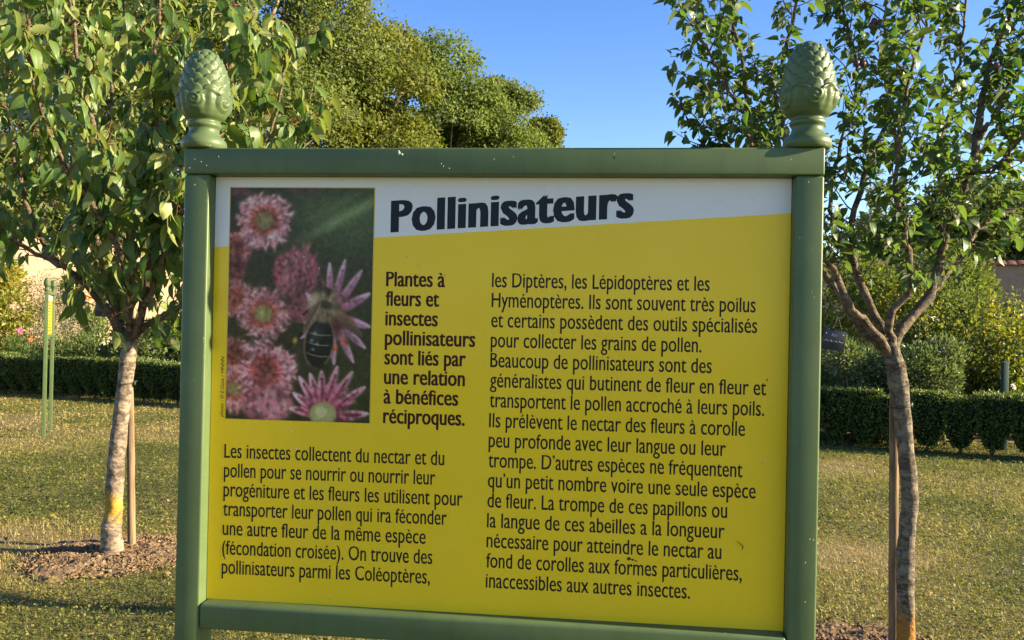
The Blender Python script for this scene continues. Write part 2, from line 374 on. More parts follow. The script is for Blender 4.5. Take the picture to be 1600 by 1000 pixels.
soil_disc((RT[0] - 0.12, RT[1] - 0.02), 0.48, 0.50, 4)

def fallen():
    rs = RS(5); n = 150; c = np.where(rs.rand(n, 1) < .65, LT[None, :2], RT[None, :2]); a = rs.uniform(0, 6.28, n); d = np.abs(rs.normal(0, .55, n))
    pos = np.stack([c[:, 0] + d * np.cos(a), c[:, 1] + d * np.sin(a), 0.022 + 0.02 * np.clip(1 - d / .5, 0, 1)], -1)
    ax = rand_dirs(rs, n); ax[:, 2] *= .25; nn = nrm(rand_dirs(rs, n) * .5 + np.array([0, 0, 1.0]))
    tag(ob('fallen_leaves', scatter_mesh('fallen_leaves', pos, ax, nn, rs.uniform(.03, .065, n), leaf_template(5, .5, .4, .3), leaf_mat('dry_leaf', [(.10, .06, .03), (.22, .13, .06), (.34, .24, .10)], None, .7, .2), rs.rand(n), True)), 'dry curled leaves fallen round the fruit trees', 'fallen leaves', kind='stuff')
fallen()
# grass blades and clover leaves
GRASS = leaf_mat('grass_blades', [(0.065, 0.085, 0.016), (0.15, 0.165, 0.034), (0.25, 0.225, 0.06), (0.34, 0.265, 0.105), (0.41, 0.315, 0.16)], None, 0.55, 0.35, (1.3, 1.4, 0.6))
def grass():
    rs = RS(21)
    def cand(n, y0, y1, wid=1.0):
        y = y0 + (y1 - y0) * rs.rand(n); x = (rs.rand(n) * 2 - 1) * (0.70 * y * wid + 0.6)
        k = hedge_side(x, y) < 1.7
        for c, r in ((LT, 0.50), (RT - np.array([0.12, 0, 0]), 0.42)):
            d = np.hypot(x - c[0], y - c[1]) / r
            k &= rs.rand(n) < np.clip((d - 0.75) * 2.2, 0.03, 1)
        d = fbm(x, y, 1.3)
        k &= rs.rand(n) < np.clip(1.5 - (d - 0.42) * 3.2, 0.35, 1)
        return x[k], y[k]
    T = np.array([(-0.5, 0, 0), (0.5, 0, 0), (0.32, 0.55, 0.03), (-0.32, 0.55, 0.03)]), None
    out = []
    for nb, y0, y1, h, w in ((120000, 2.6, 6.2, 0.026, 0.0034), (115000, 6.2, 11.0, 0.028, 0.006), (90000, 11.0, 19.0, 0.032, 0.011)):
        x, y = cand(nb, y0, y1); n = len(x)
        dry = fbm(x, y, 1.3)
        r = np.clip((dry - 0.42) * 2.1 + 0.25 + rs.normal(0, 0.16, n), 0, 1)
        tall = 0.65 + 0.9 * fbm(x + 30, y, 0.45)
        hh = h * tall * rs.uniform(0.5, 1.4, n); a = rs.uniform(0, 2 * math.pi, n); lean = rs.uniform(0.1, 1.3, n)
        dirh = np.stack([np.cos(a), np.sin(a), np.zeros(n)], -1); ax = nrm(dirh * lean[:, None] + np.array([0, 0, 1]))
        side = np.stack([-np.sin(a), np.cos(a), np.zeros(n)], -1); ww = w * rs.uniform(0.7, 1.5, n)
        p = np.stack([x, y, np.full(n, -0.012)], -1)
        b0 = p - side * ww[:, None] / 2; b1 = p + side * ww[:, None] / 2
        mid = p + ax * hh[:, None] * 0.6; m0 = mid - side * ww[:, None] * 0.4; m1 = mid + side * ww[:, None] * 0.4
        tip = p + ax * hh[:, None] * 1.0 + dirh * hh[:, None] * 0.3
        V = np.stack([b0, b1, m1, m0, tip], 1)
        base = np.arange(n)[:, None] * 5
        Fq = np.concatenate([base + [0, 1, 2], base + [0, 2, 3], base + [3, 2, 4]], 0) if y0 < 6 else np.concatenate([base + [0, 1, 4]], 0)
        out.append((V.reshape(-1, 3), Fq, np.repeat(r, 5)))
        # clover and weed leaflets, lying more or less flat
        nl = int(nb * (0.55 if y0 < 6 else 0.42)); x, y = cand(nl, y0, y1); n = len(x)
        k = rs.rand(n) < np.clip(1.35 - (fbm(x, y, 1.3) - 0.35) * 3.0, 0.12, 1); x, y = x[k], y[k]; n = len(x)
        s = {2.6: 0.0075, 6.2: 0.011, 11.0: 0.018}[y0] * rs.uniform(0.6, 1.5, n)
        nn = nrm(rand_dirs(rs, n) * 0.75 + np.array([0, 0, 1])); u = nrm(np.cross(nn, rand_dirs(rs, n))); v = np.cross(nn, u)
        p = np.stack([x, y, rs.uniform(0.004, 0.024, n)], -1)
        V = np.stack([p - u * s[:, None], p - v * s[:, None] * 0.7, p + u * s[:, None], p + v * s[:, None] * 0.7], 1)
        base = np.arange(n)[:, None] * 4
        r = np.clip(0.26 + (fbm(x, y, 1.3) - 0.42) * 1.2 + rs.normal(0, 0.16, n), 0, 0.8)
        out.append((V.reshape(-1, 3), np.concatenate([base + [0, 1, 2], base + [0, 2, 3]], 0), np.repeat(r, 4)))
    off = 0; Vs, Fs, R = [], [], []
    for V, Fq, r in out:
        Vs.append(V); Fs.append(Fq + off); R.append(r); off += len(V)
    tag(ob('lawn_grass', mk_mesh('lawn_grass', np.vstack(Vs), np.vstack(Fs), GRASS, attr=np.concatenate(R))), 'short mown grass and clover with dry straw coloured patches', 'grass', kind='stuff')
grass()

# ------------------------------------------------------------------ garden walls
def plaster(name, a, b):
    m = M(name, 0.92, 0.15)
    n1 = m.noise(1.1, 6, 0.7); n2 = m.noise(9, 5); n3 = m.noise(40, 4)
    vo = m.n('ShaderNodeTexVoronoi'); vo.inputs['Scale'].default_value = 3.2; tc = m.n('ShaderNodeTexCoord'); m.l(tc.outputs['Object'], vo.inputs['Vector'])
    c = m.ramp(n1.outputs[0], [(0.3, a), (0.7, b)]).outputs[0]
    c = m.mix(m.ramp(n2.outputs[0], [(0.5, (0, 0, 0)), (0.75, (0.6,) * 3)]).outputs[0], c, tuple(x * 0.62 for x in a))
    m.base(c); m.bump(m.mix(0.5, n2.outputs[0], n3.outputs[0]), 0.5, 0.02)
    return m.m
PLA = plaster('lime_plaster', (0.25, 0.18, 0.125), (0.31, 0.225, 0.155))
TILE = M('clay_tile', 0.8, 0.2); tn = TILE.noise(7, 4); TILE.base(TILE.ramp(tn.outputs[0], [(0.35, (0.10, 0.045, 0.033)), (0.65, (0.20, 0.085, 0.055))]).outputs[0]); TILE = TILE.m
def wall(name, label, a, b, h, tiles=True):
    a = np.array(a, float); b = np.array(b, float); L = np.linalg.norm(b - a); ang = math.atan2(b[1] - a[1], b[0] - a[0])
    r = empty(name, (a[0], a[1], 0), label, 'wall', rz=ang)
    n = int(L / 0.5); xs = np.linspace(0, L, n + 1); zs = np.linspace(-0.05, h, 9)
    mb = MB()
    for sy, t in ((-1, 0.2), (1, 0.2)):
        X, Z = np.meshgrid(xs, zs, indexing='ij'); Yv = sy * (t + (fbm(X * 3 + sy * 9, Z * 3, 1.2) - 0.5) * 0.05)
        i, j = np.meshgrid(np.arange(n), np.arange(8), indexing='ij'); q = lambda a, b: a * 9 + b
        Q = np.stack([q(i, j), q(i + 1, j), q(i + 1, j + 1), q(i, j + 1)], -1).reshape(-1, 4)
        mb.add(np.stack([X, Yv, Z], -1).reshape(-1, 3), Q if sy < 0 else Q[:, ::-1])
    mb.add([(0, -.18, 0), (0, .18, 0), (0, .18, h), (0, -.18, h)], [(0, 1, 2, 3)]); mb.add([(L, -.18, 0), (L, .18, 0), (L, .18, h), (L, -.18, h)], [(0, 1, 2, 3)])
    ob('plaster_face', mb.mesh('plaster_face', PLA, True), r)
    if tiles:
        rs = RS(8); me = []
        for sgn in (-1, 1):
            t = MB(); nn = 5; prof = [(x, 0.018 * math.sin(math.pi * x / 0.25)) for x in np.linspace(0, 0.245, nn)]
            for dz in (0, 0.016):
                V = []
                for k in range(nn):
                    for y, z in ((0.0, 0.155), (sgn * 0.30, 0.02)): V.append((prof[k][0], y, z + prof[k][1] + dz))
                t.add(V, [(2 * k, 2 * k + 1, 2 * k + 3, 2 * k + 2) for k in range(nn - 1)])
            t.add([(0.002, sgn * 0.30, 0.02), (0.243, sgn * 0.30, 0.02), (0.243, sgn * 0.30, 0.036), (0.002, sgn * 0.30, 0.036)], [(0, 1, 2, 3)])
            me.append(t.mesh('coping_tile', TILE, False))
        ob('coping_bed', rbox('coping_bed', 0, L, -0.2, 0.2, h - 0.002, h + 0.02, 0, PLA), r)
        for k in range(int(L / 0.255)):
            for mesh in me:
                o = ob('coping_tile', mesh, r, (k * 0.255, 0, h + rs.uniform(-0.008, 0.008))); o.rotation_euler = (rs.uniform(-.02, .02), rs.uniform(-.015, .015), rs.uniform(-.02, .02))
CORN = np.array([-9.0, 31.4])
wall('garden_wall', 'sunlit pinkish beige garden wall running away behind the left fruit tree', CORN - np.array([0.352, 1.0]) * 19.5, CORN, 3.45, False)
wall('garden_wall', 'shaded far garden wall with dark red tile coping at the right', CORN + HD * 0.3, CORN + HD * 36.0, 3.4, True)

# ------------------------------------------------------------------ trees beyond the walls
def far_tree(name, label, px, Y, toppy, R, base_z, n, mat, leaf=0.19, seed=0, lobes=26, squash=1.0, dark=0.0, depth=0.9, group=None):
    rs = RS(seed); c = P(px, toppy, Y); top = c[2]; cx = c[0]
    root = empty(name, (cx, Y, 0), label, 'tree', group)
    cz = (top + base_z) / 2; rz = (top - base_z) / 2
    th = rs.uniform(0, 2 * math.pi, lobes); u = rs.uniform(-0.95, 0.95, lobes); rr = rs.uniform(0.35, 0.80, lobes)
    env = np.sqrt(np.clip(1 - np.abs(u) ** 2.6, 0.05, 1))
    Lc = np.stack([R * env * rr * np.cos(th), R * depth * env * rr * np.sin(th), cz + rz * u * 0.86], -1)
    Lr = R * rs.uniform(0.30, 0.50, lobes)
    Lc[0] = (0, 0, top - Lr[0] * 0.8)
    ncl = n // 22; li = rs.choice(lobes, ncl, p=Lr ** 2 / (Lr ** 2).sum())
    d = rand_dirs(rs, ncl); d[:, 2] = np.abs(d[:, 2]) * 0.8 + d[:, 2] * 0.2; d = nrm(d)
    rad = Lr[li] * rs.uniform(0.70, 1.05, ncl)
    cc = Lc[li] + d * rad[:, None]
    k = cc[:, 2] > base_z * 0.8; cc, d = cc[k], d[k]; ncl = len(cc)
    pos = np.repeat(cc, 22, 0) + rs.normal(0, 1, (ncl * 22, 3)) * np.array([1, 1, 0.7]) * R * 0.062
    dd = np.repeat(d, 22, 0)
    ax = nrm(dd * 0.8 + rand_dirs(rs, len(pos)) * 1.0 + np.array([0, 0, -0.25])); nn = nrm(dd + rand_dirs(rs, len(pos)) * 0.5 + np.array([0, 0, 0.3]))
    rv = np.clip(np.repeat(rs.normal(0.45, 0.17, ncl), 22) + rs.normal(0, 0.08, len(pos)), 0, 1)
    o = ob('foliage', scatter_mesh('foliage', pos, ax, nn, leaf * 0.86 * rs.uniform(0.6, 1.3, len(pos)), RHOMB, mat, rv, wscale=np.full(len(pos), 1.45)), root); tag(o, kind='stuff')
    mb = MB(); mb.tube(spline([(0, 0, 0), (0.15, 0, cz * 0.5), (0, 0, cz), (0, 0, top * 0.85)], 10), np.linspace(R * 0.075 + .05, 0.05, 10), 10)
    ob('trunk', mb.mesh('trunk', BARK_BG), root)
    mb = MB()
    for i in range(lobes):
        z0 = min(max(base_z * 0.7, Lc[i][2] - R * 0.9), top * 0.8); a = np.array([0, 0, z0]); e = Lc[i] + (Lc[i] - a) * 0.25
        mid = (a + e) / 2 + np.array([0, 0, -R * 0.06]) + rs.normal(0, R * 0.05, 3)
        mb.tube(spline([a, mid, e], 9), np.linspace(R * 0.022 + 0.02, 0.02, 9), 6)
        for q in range(2):
            s = mid + (e - mid) * rs.uniform(0.1, 0.7); e2 = s + nrm(rs.normal(size=3) + nrm(e - a)) * R * 0.35
            mb.tube(spline([s, (s + e2) / 2 + rs.normal(0, R * 0.03, 3), e2], 7), np.linspace(0.035, 0.012, 7), 5)
    tag(ob('branches', mb.mesh('branches', BARK_BG), root), kind='stuff')
BG1 = leaf_mat('oak_green_foliage', [(0.06, 0.085, 0.024), (0.10, 0.13, 0.038), (0.15, 0.18, 0.055), (0.22, 0.24, 0.085)], None, 0.75, 0.34, spec=0.12)
BG2 = leaf_mat('bronze_green_foliage', [(0.06, 0.076, 0.018), (0.10, 0.12, 0.028), (0.15, 0.165, 0.04), (0.22, 0.215, 0.065)], None, 0.75, 0.34, spec=0.12)
BG3 = leaf_mat('fresh_green_foliage', [(0.062, 0.092, 0.026), (0.105, 0.145, 0.04), (0.155, 0.195, 0.06), (0.22, 0.25, 0.09)], None, 0.75, 0.34, spec=0.12)
BG4 = leaf_mat('dark_conifer_foliage', [(0.014, 0.026, 0.012), (0.024, 0.042, 0.018), (0.04, 0.06, 0.024), (0.06, 0.08, 0.03)], None, 0.5, 0.15)
BG5 = leaf_mat('blue_green_foliage', [(0.05, 0.075, 0.045), (0.08, 0.11, 0.065), (0.12, 0.15, 0.09), (0.16, 0.19, 0.12)], None, 0.5, 0.3)
far_tree('broadleaf_tree', 'huge dark green tree towering behind the left fruit tree at the frame edge', 60, 33, -190, 6.8, 2.6, 90000, BG1, 0.20, 1, 34)
far_tree('broadleaf_tree', 'huge tree with pale bare branches behind the left pine cone finial', 400, 37, -170, 6.6, 2.6, 110000, BG1, 0.21, 2, 36)
far_tree('broadleaf_tree', 'tall bronze tinged tree whose right flank meets the open sky', 572, 42, -95, 4.0, 2.5, 80000, BG2, 0.21, 3, 34)
far_tree('broadleaf_tree', 'rounded fresh green tree right of the tall bronze tinged one', 694, 50, 66, 4.9, 3.0, 90000, BG3, 0.23, 4, 30)
far_tree('broadleaf_tree', 'grey green tree stepping down towards the sky above the sign beam', 778, 58, 132, 4.4, 3.0, 64000, BG1, 0.25, 5, 24)
far_tree('broadleaf_tree', 'smallest round tree at the right end of the tree row', 850, 64, 190, 2.8, 3.0, 36000, BG2, 0.26, 6, 20)
far_tree('broadleaf_tree', 'dark rounded tree beyond the far wall right of the plum tree', 1550, 31, 305, 3.0, 1.8, 40000, BG1, 0.19, 8, 26)
far_tree('broadleaf_tree', 'dark bushy tree beyond the far wall seen through the plum branches', 1450, 33, 350, 2.6, 1.4, 26000, BG1, 0.18, 9, 14)
far_tree('broadleaf_tree', 'low leafy tree beyond the far wall at the right frame edge', 1655, 30, 335, 2.4, 1.6, 22000, BG3, 0.18, 12, 14)
far_tree('willow_tree', 'thin wispy blue green tree showing sky through it behind the plum', 1362, 40, 262, 1.5, 2.2, 5200, BG5, 0.15, 10, 18)
def conifer(label, px, Y, toppy, R, seed):
    rs = RS(seed); c = P(px, toppy, Y); H = c[2]
    root = empty('conifer_tree', (c[0], Y, 0), label, 'tree')
    mb = MB(); mb.tube([(0, 0, 0), (0, 0, H * 0.5), (0, 0, H)], [0.3, 0.18, 0.03], 8); ob('trunk', mb.mesh('trunk', BARK_BG), root)
    pos, ax = [], []; mb = MB()
    for z in np.arange(H * 0.35, H - 0.3, 0.42):
        f = (H - z) / (H * 0.65); rr = R * (0.15 + 0.85 * f)
        for k in range(7):
            a = rs.uniform(0, 2 * math.pi); L = rr * rs.uniform(0.55, 1.15); d = np.array([math.cos(a), math.sin(a), rs.uniform(0.0, 0.35)])
            t = np.linspace(0.15, 1, 16); p = np.array([0, 0, z]) + d * L * t[:, None] - np.array([0, 0, 0.12]) * (t ** 2)[:, None]
            mb.tube(p[::5], np.linspace(0.05, 0.015, len(p[::5])), 4)
            for q in range(7):
                pos.append(p + rs.normal(0, 0.09, p.shape)); ax.append(nrm(d + rs.normal(0, 0.6, p.shape)))
    pos = np.vstack(pos); ax = np.vstack(ax)
    tag(ob('foliage', scatter_mesh('foliage', pos, ax, rand_dirs(rs, len(pos)), rs.uniform(0.15, 0.32, len(pos)), RHOMB, BG4, rs.rand(len(pos))), root), kind='stuff')
    tag(ob('branches', mb.mesh('branches', BARK_BG), root), kind='stuff')
conifer('dark conifer peaking above the grey green tree, taller of two', 790, 76, 132, 2.4, 31)
conifer('dark conifer tip lower down towards the right end of the tree row', 838, 78, 178, 2.2, 32)

# ------------------------------------------------------------------ garden plants behind the hedge
def shrub(name, label, cat, c, R, H, n, mat, leaf=0.05, seed=0, z0=0.05, upright=0.0, tmpl=RHOMB, stems=9, wid=1.0, lumps=10):
    rs = RS(seed); root = empty(name, (c[0], c[1], 0), label, cat)
    Lc = np.stack([R * 0.62 * rs.uniform(-1, 1, lumps), R * 0.62 * rs.uniform(-1, 1, lumps), z0 + (H - z0) * np.linspace(0.15, 0.84, lumps)], -1)
    Lr = np.maximum(R * 0.4, H * 0.17) * rs.uniform(0.75, 1.25, lumps); Lc[-1, :2] *= 0.3
    li = rs.randint(0, lumps, n); d = rand_dirs(rs, n); d[:, 2] *= 0.9
    pos = Lc[li] + d * (Lr[li] * rs.uniform(0.3, 1.05, n) ** 0.6)[:, None]; pos[:, 2] = np.clip(pos[:, 2], z0, H * 1.03)
    ax = nrm(d * (1 - upright) + rand_dirs(rs, n) * 0.6 + np.array([0, 0, upright * 1.6])); nn = nrm(rand_dirs(rs, n) * 0.8 + d + np.array([0, 0, 0.6]))
    rv = np.clip(rs.normal(0.5, 0.12, lumps)[li] + rs.normal(0, 0.18, n), 0, 1)
    tag(ob('foliage', scatter_mesh('foliage', pos, ax, nn, leaf * rs.uniform(0.6, 1.4, n), tmpl, mat, rv, wscale=np.full(n, wid)), root), kind='stuff')
    mb = MB()
    for k in range(stems):
        e = Lc[k % lumps] + np.array([0, 0, Lr[k % lumps] * 0.6]); s = np.array([rs.uniform(-.12, .12), rs.uniform(-.12, .12), -0.02])
        mb.tube(spline([s, (s + e) / 2 + rs.normal(0, R * 0.08, 3), e], 7), np.linspace(0.016, 0.005, 7), 5)
    tag(ob('stems', mb.mesh('stems', BARK_BG), root), kind='stuff')
    return root, Lc, Lr
YG = leaf_mat('yellow_green_leaf', [(0.09, 0.12, 0.02), (0.17, 0.19, 0.03), (0.27, 0.26, 0.04), (0.38, 0.32, 0.05)], None, 0.5, 0.35)
GG = leaf_mat('grey_green_leaf', [(0.04, 0.06, 0.03), (0.07, 0.095, 0.05), (0.11, 0.135, 0.075), (0.15, 0.17, 0.10)], None, 0.5, 0.3)
SG = leaf_mat('silver_green_leaf', [(0.04, 0.065, 0.025), (0.075, 0.11, 0.04), (0.13, 0.16, 0.075), (0.22, 0.24, 0.14)], None, 0.45, 0.3)
MG = leaf_mat('mid_green_leaf', [(0.04, 0.075, 0.015), (0.07, 0.12, 0.025), (0.11, 0.165, 0.035), (0.16, 0.20, 0.05)], None, 0.5, 0.35)
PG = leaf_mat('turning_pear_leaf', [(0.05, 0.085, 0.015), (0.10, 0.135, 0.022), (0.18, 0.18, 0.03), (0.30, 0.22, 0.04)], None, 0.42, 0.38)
FL = lambda n, c: M(n, 0.6, 0.3, c).m
PINK, ORNG, PURP, CREAM = FL('pink_petal', (0.50, 0.10, 0.22)), FL('orange_petal', (0.60, 0.16, 0.03)), FL('purple_petal', (0.22, 0.09, 0.18)), FL('cream_petal', (0.60, 0.55, 0.42))
def at(px, off):       # ground point in column px, off metres beyond the hedge line
    r = ray(px, 520); d = r[:2]; t = (off + HA @ HNRM) / (d @ HNRM); return d * t
def zat(px, py, c): r = ray(px, py); return CAM[2] + r[2] * (np.hypot(*c) / np.hypot(*r[:2]))
S = [ ('leafy_bush', 'tall dark bush above the yellowing pear hiding part of the far wall', 'shrub', 1492, 4.4, 388, 1.25, 13000, BG1, 0.08, 0.1, 1.1),
 # name, label, cat, px, off, top py, R, n, mat, leaf, upright, wid
 ('yellow_shrub', 'tall yellow leaved shrub at the left frame edge above the hedge', 'shrub', 2, 2.3, 392, 0.85, 9000, YG, 0.085, 0.0, 1.1),
 ('broom_bush', 'fine grey green bush just behind the small distant sign', 'shrub', 62, 2.6, 425, 0.8, 9000, GG, 0.055, 0.3, 0.5),
 ('broom_bush', 'fine grey green bush left of the small hanging plant tag', 'shrub', 112, 3.4, 445, 0.75, 7000, GG, 0.055, 0.3, 0.5),
 ('perennial_plant', 'low fresh green perennial at the foot of the yellow shrub', 'plant', 22, 1.0, 528, 0.5, 2600, MG, 0.07, 0.6, 0.5),
 ('perennial_plant', 'feathery green perennial under the orange flower left of the cherry trunk', 'plant', 118, 1.0, 522, 0.55, 3400, MG, 0.075, 0.75, 0.4),
 ('perennial_plant', 'grassy green perennial between the distant sign posts and the hedge', 'plant', 70, 0.9, 532, 0.5, 2600, MG, 0.07, 0.7, 0.4),
 ('dahlia_plant', 'leafy plant carrying an orange bloom beside the hanging tag', 'plant', 140, 2.3, 476, 0.42, 1900, MG, 0.085, 0.3, 0.9),
 ('leafy_plant', 'dark broad leaved plant right behind the cherry trunk above the hedge', 'plant', 180, 1.0, 528, 0.38, 1500, SG, 0.10, 0.2, 1.2),
 ('leafy_bush', 'mid green bush between the cherry trunk and the big sign post', 'shrub', 242, 1.1, 500, 0.8, 6600, SG, 0.08, 0.1, 1.1),
 ('leafy_bush', 'green bush hidden half behind the left sign post', 'shrub', 300, 1.6, 490, 0.8, 5600, MG, 0.08, 0.1, 1.1),
 ('silver_shrub', 'silvery shrub under the hanging plant plate at the right', 'shrub', 1318, 0.85, 520, 0.72, 7600, SG, 0.06, 0.25, 0.9),
 ('silver_shrub', 'silvery spreading shrub between the plum trunk and the yellowing pear', 'shrub', 1450, 0.9, 530, 0.8, 8600, SG, 0.065, 0.3, 0.8),
 ('silver_shrub', 'silvery shrub hidden by the plum trunk above the hedge', 'shrub', 1385, 1.0, 530, 0.75, 7600, SG, 0.06, 0.3, 0.8),
 ('leafy_bush', 'yellow green bush seen through the plum fork', 'shrub', 1378, 3.2, 425, 1.0, 9000, YG, 0.06, 0.1, 1.1),
 ('leafy_bush', 'dark green bush left of the plum fork against the sign post', 'shrub', 1312, 3.0, 372, 1.3, 13000, BG1, 0.07, 0.1, 1.1),
 ('flower_bush', 'bush sprinkled with small purple blooms behind the plum fork', 'shrub', 1425, 4.6, 378, 1.3, 12000, GG, 0.06, 0.2, 0.9),
 ('leafy_bush', 'dark green bush between the plum fork and the yellowing pear', 'shrub', 1462, 2.6, 430, 1.0, 9000, BG1, 0.07, 0.1, 1.1),
]
for i, (nm, lab, cat, px, off, tpy, R, n, mat, lf, up, wd) in enumerate(S):
    c = at(px, off); H = max(0.5, zat(px, tpy, c))
    root, Lc, Lr = shrub(nm, lab, cat, c, R, H, n, mat, lf, 50 + i, upright=up, wid=wd)
    if nm == 'flower_bush':
        rs = RS(9); d = rand_dirs(rs, 40)
        li = rs.randint(0, len(Lc), 40); pos = Lc[li] + d * Lr[li][:, None] * 1.05
        tag(ob('blooms', scatter_mesh('blooms', pos, rand_dirs(rs, 40), d, rs.uniform(.04, .08, 40), RHOMB, PURP, rs.rand(40), wscale=np.full(40, 2.)), root), kind='stuff')
def flower(name, label, px, py, off, r, mat, n=9):
    c = at(px, off); z = zat(px, py, c); root = empty(name, (c[0], c[1], 0), label, 'flower')
    mb = MB(); mb.tube(spline([(0.05, 0.03, 0), (0.02, 0, z * 0.5), (0, 0, z)], 8), np.linspace(.006, .004, 8), 5); ob('stem', mb.mesh('stem', MG), root)
    rs = RS(int(px)); 
    d0 = nrm(np.array([0.4, -1, 0.5])); u = nrm(np.cross(d0, [0, 0, 1])); v = np.cross(u, d0)
    ps = leaf_template(4, 0.5, 0.2, 0.2)
    for ring in range(2):
        a = np.arange(n) / n * 2 * math.pi + ring * 0.3
        ax = nrm(np.cos(a)[:, None] * u + np.sin(a)[:, None] * v + d0 * (0.2 + 0.6 * ring))
        me = scatter_mesh('petal', np.zeros((1, 3)), ax[:1], d0[None], [r * (1 - .3 * ring)], ps, mat, np.zeros(1), True)
        for k in range(n):
            me = me if k == 0 else scatter_mesh('petal', np.zeros((1, 3)), ax[k:k + 1], d0[None], [r * (1 - .3 * ring)], ps, mat, np.zeros(1), True)
            ob('petal', me, root, (0, 0, z))
flower('garden_flower', 'orange dahlia bloom left of the cherry trunk above the hanging tag', 137, 466, 2.0, 0.075, ORNG)
flower('garden_flower', 'magenta pink bloom low in the yellow shrub at the left', 31, 517, 1.4, 0.08, PINK)
flower('garden_flower', 'small orange bloom low beside the small distant sign', 48, 531, 1.2, 0.06, ORNG)
flower('garden_flower', 'pale cream bloom above the hedge at the right frame edge', 1585, 604, 0.9, 0.05, CREAM)

# filler of the flower border that the sign hides
rs0 = RS(77)
for k, px in enumerate((380, 480, 590, 700, 810, 920, 1030, 1140, 1230)):
    c = at(px, 1.3 + 0.8 * (k % 3)); mat = (MG, SG, GG, YG)[k % 4]
    shrub('border_shrub', ('green', 'silvery', 'grey green', 'yellow green')[k % 4] + ' border shrub growing behind the ' + ('bee photograph', 'bee photograph', 'narrow bold text', 'start of the title', 'middle of the title', 'end of the title', 'right text column', 'right text column edge', 'right post')[k] + ' of the sign', 'shrub', c, 0.75, 1.1 + 0.25 * (k % 2), 1500, mat, 0.1, 90 + k)

# pear tree with turning leaves, trained low, at the right
cpe = at(1545, 1.75); 
proot = empty('pear_tree', (cpe[0], cpe[1], 0), 'low bushy pear tree with yellowing leaves behind the hedge at the right', 'tree')
def pear():
    rs = RS(66); Ht = zat(1545, 448, cpe)
    mb = MB(); mb.tube(spline([(0, 0, 0), (0.02, 0, 0.35), (0, 0, 0.6)], 6), np.linspace(0.04, 0.03, 6), 8); ob('trunk', mb.mesh('trunk', BARK_LIMB), proot)
    mb = MB(); pos, ax = [], []
    for k in range(26):
        a = rs.uniform(0, 2 * math.pi); r = rs.uniform(0.35, 1.05); e = np.array([math.cos(a) * r, math.sin(a) * r * 0.7, rs.uniform(0.65, 1.0) * Ht])
        s = spline([(0, 0, 0.5), (e[0] * 0.6, e[1] * 0.6, 0.5 + (e[2] - 0.5) * 0.35), e], 14); mb.tube(s, np.linspace(0.014, 0.004, 14), 5)
        for q in range(330):
            t = rs.uniform(0.18, 1) ; p = s[int(t * 13)] + rs.normal(0, 0.11, 3); pos.append(p); ax.append(nrm(rs.normal(0, 0.7, 3) + np.array([0, 0, -0.5])))
    pos = np.array(pos); ax = np.array(ax); n = len(pos)
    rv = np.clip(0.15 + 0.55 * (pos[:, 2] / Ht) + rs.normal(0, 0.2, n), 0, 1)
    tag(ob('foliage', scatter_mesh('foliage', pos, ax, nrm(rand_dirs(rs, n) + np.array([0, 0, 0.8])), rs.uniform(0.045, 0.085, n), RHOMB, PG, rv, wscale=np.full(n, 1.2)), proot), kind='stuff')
    tag(ob('branches', mb.mesh('branches', BARK_LIMB), proot), kind='stuff')
pear()
tp = at(1571, 0.75); tz = zat(1571, 566, tp)
tag(ob('garden_post', rbox('garden_post', -0.035, 0.035, -0.035, 0.035, 0, tz, 0.005, M('teal_paint', 0.7, 0.3, (0.028, 0.062, 0.052)).m), loc=(tp[0], tp[1], 0)), 'short teal green post under the pear tree behind the hedge', 'post')

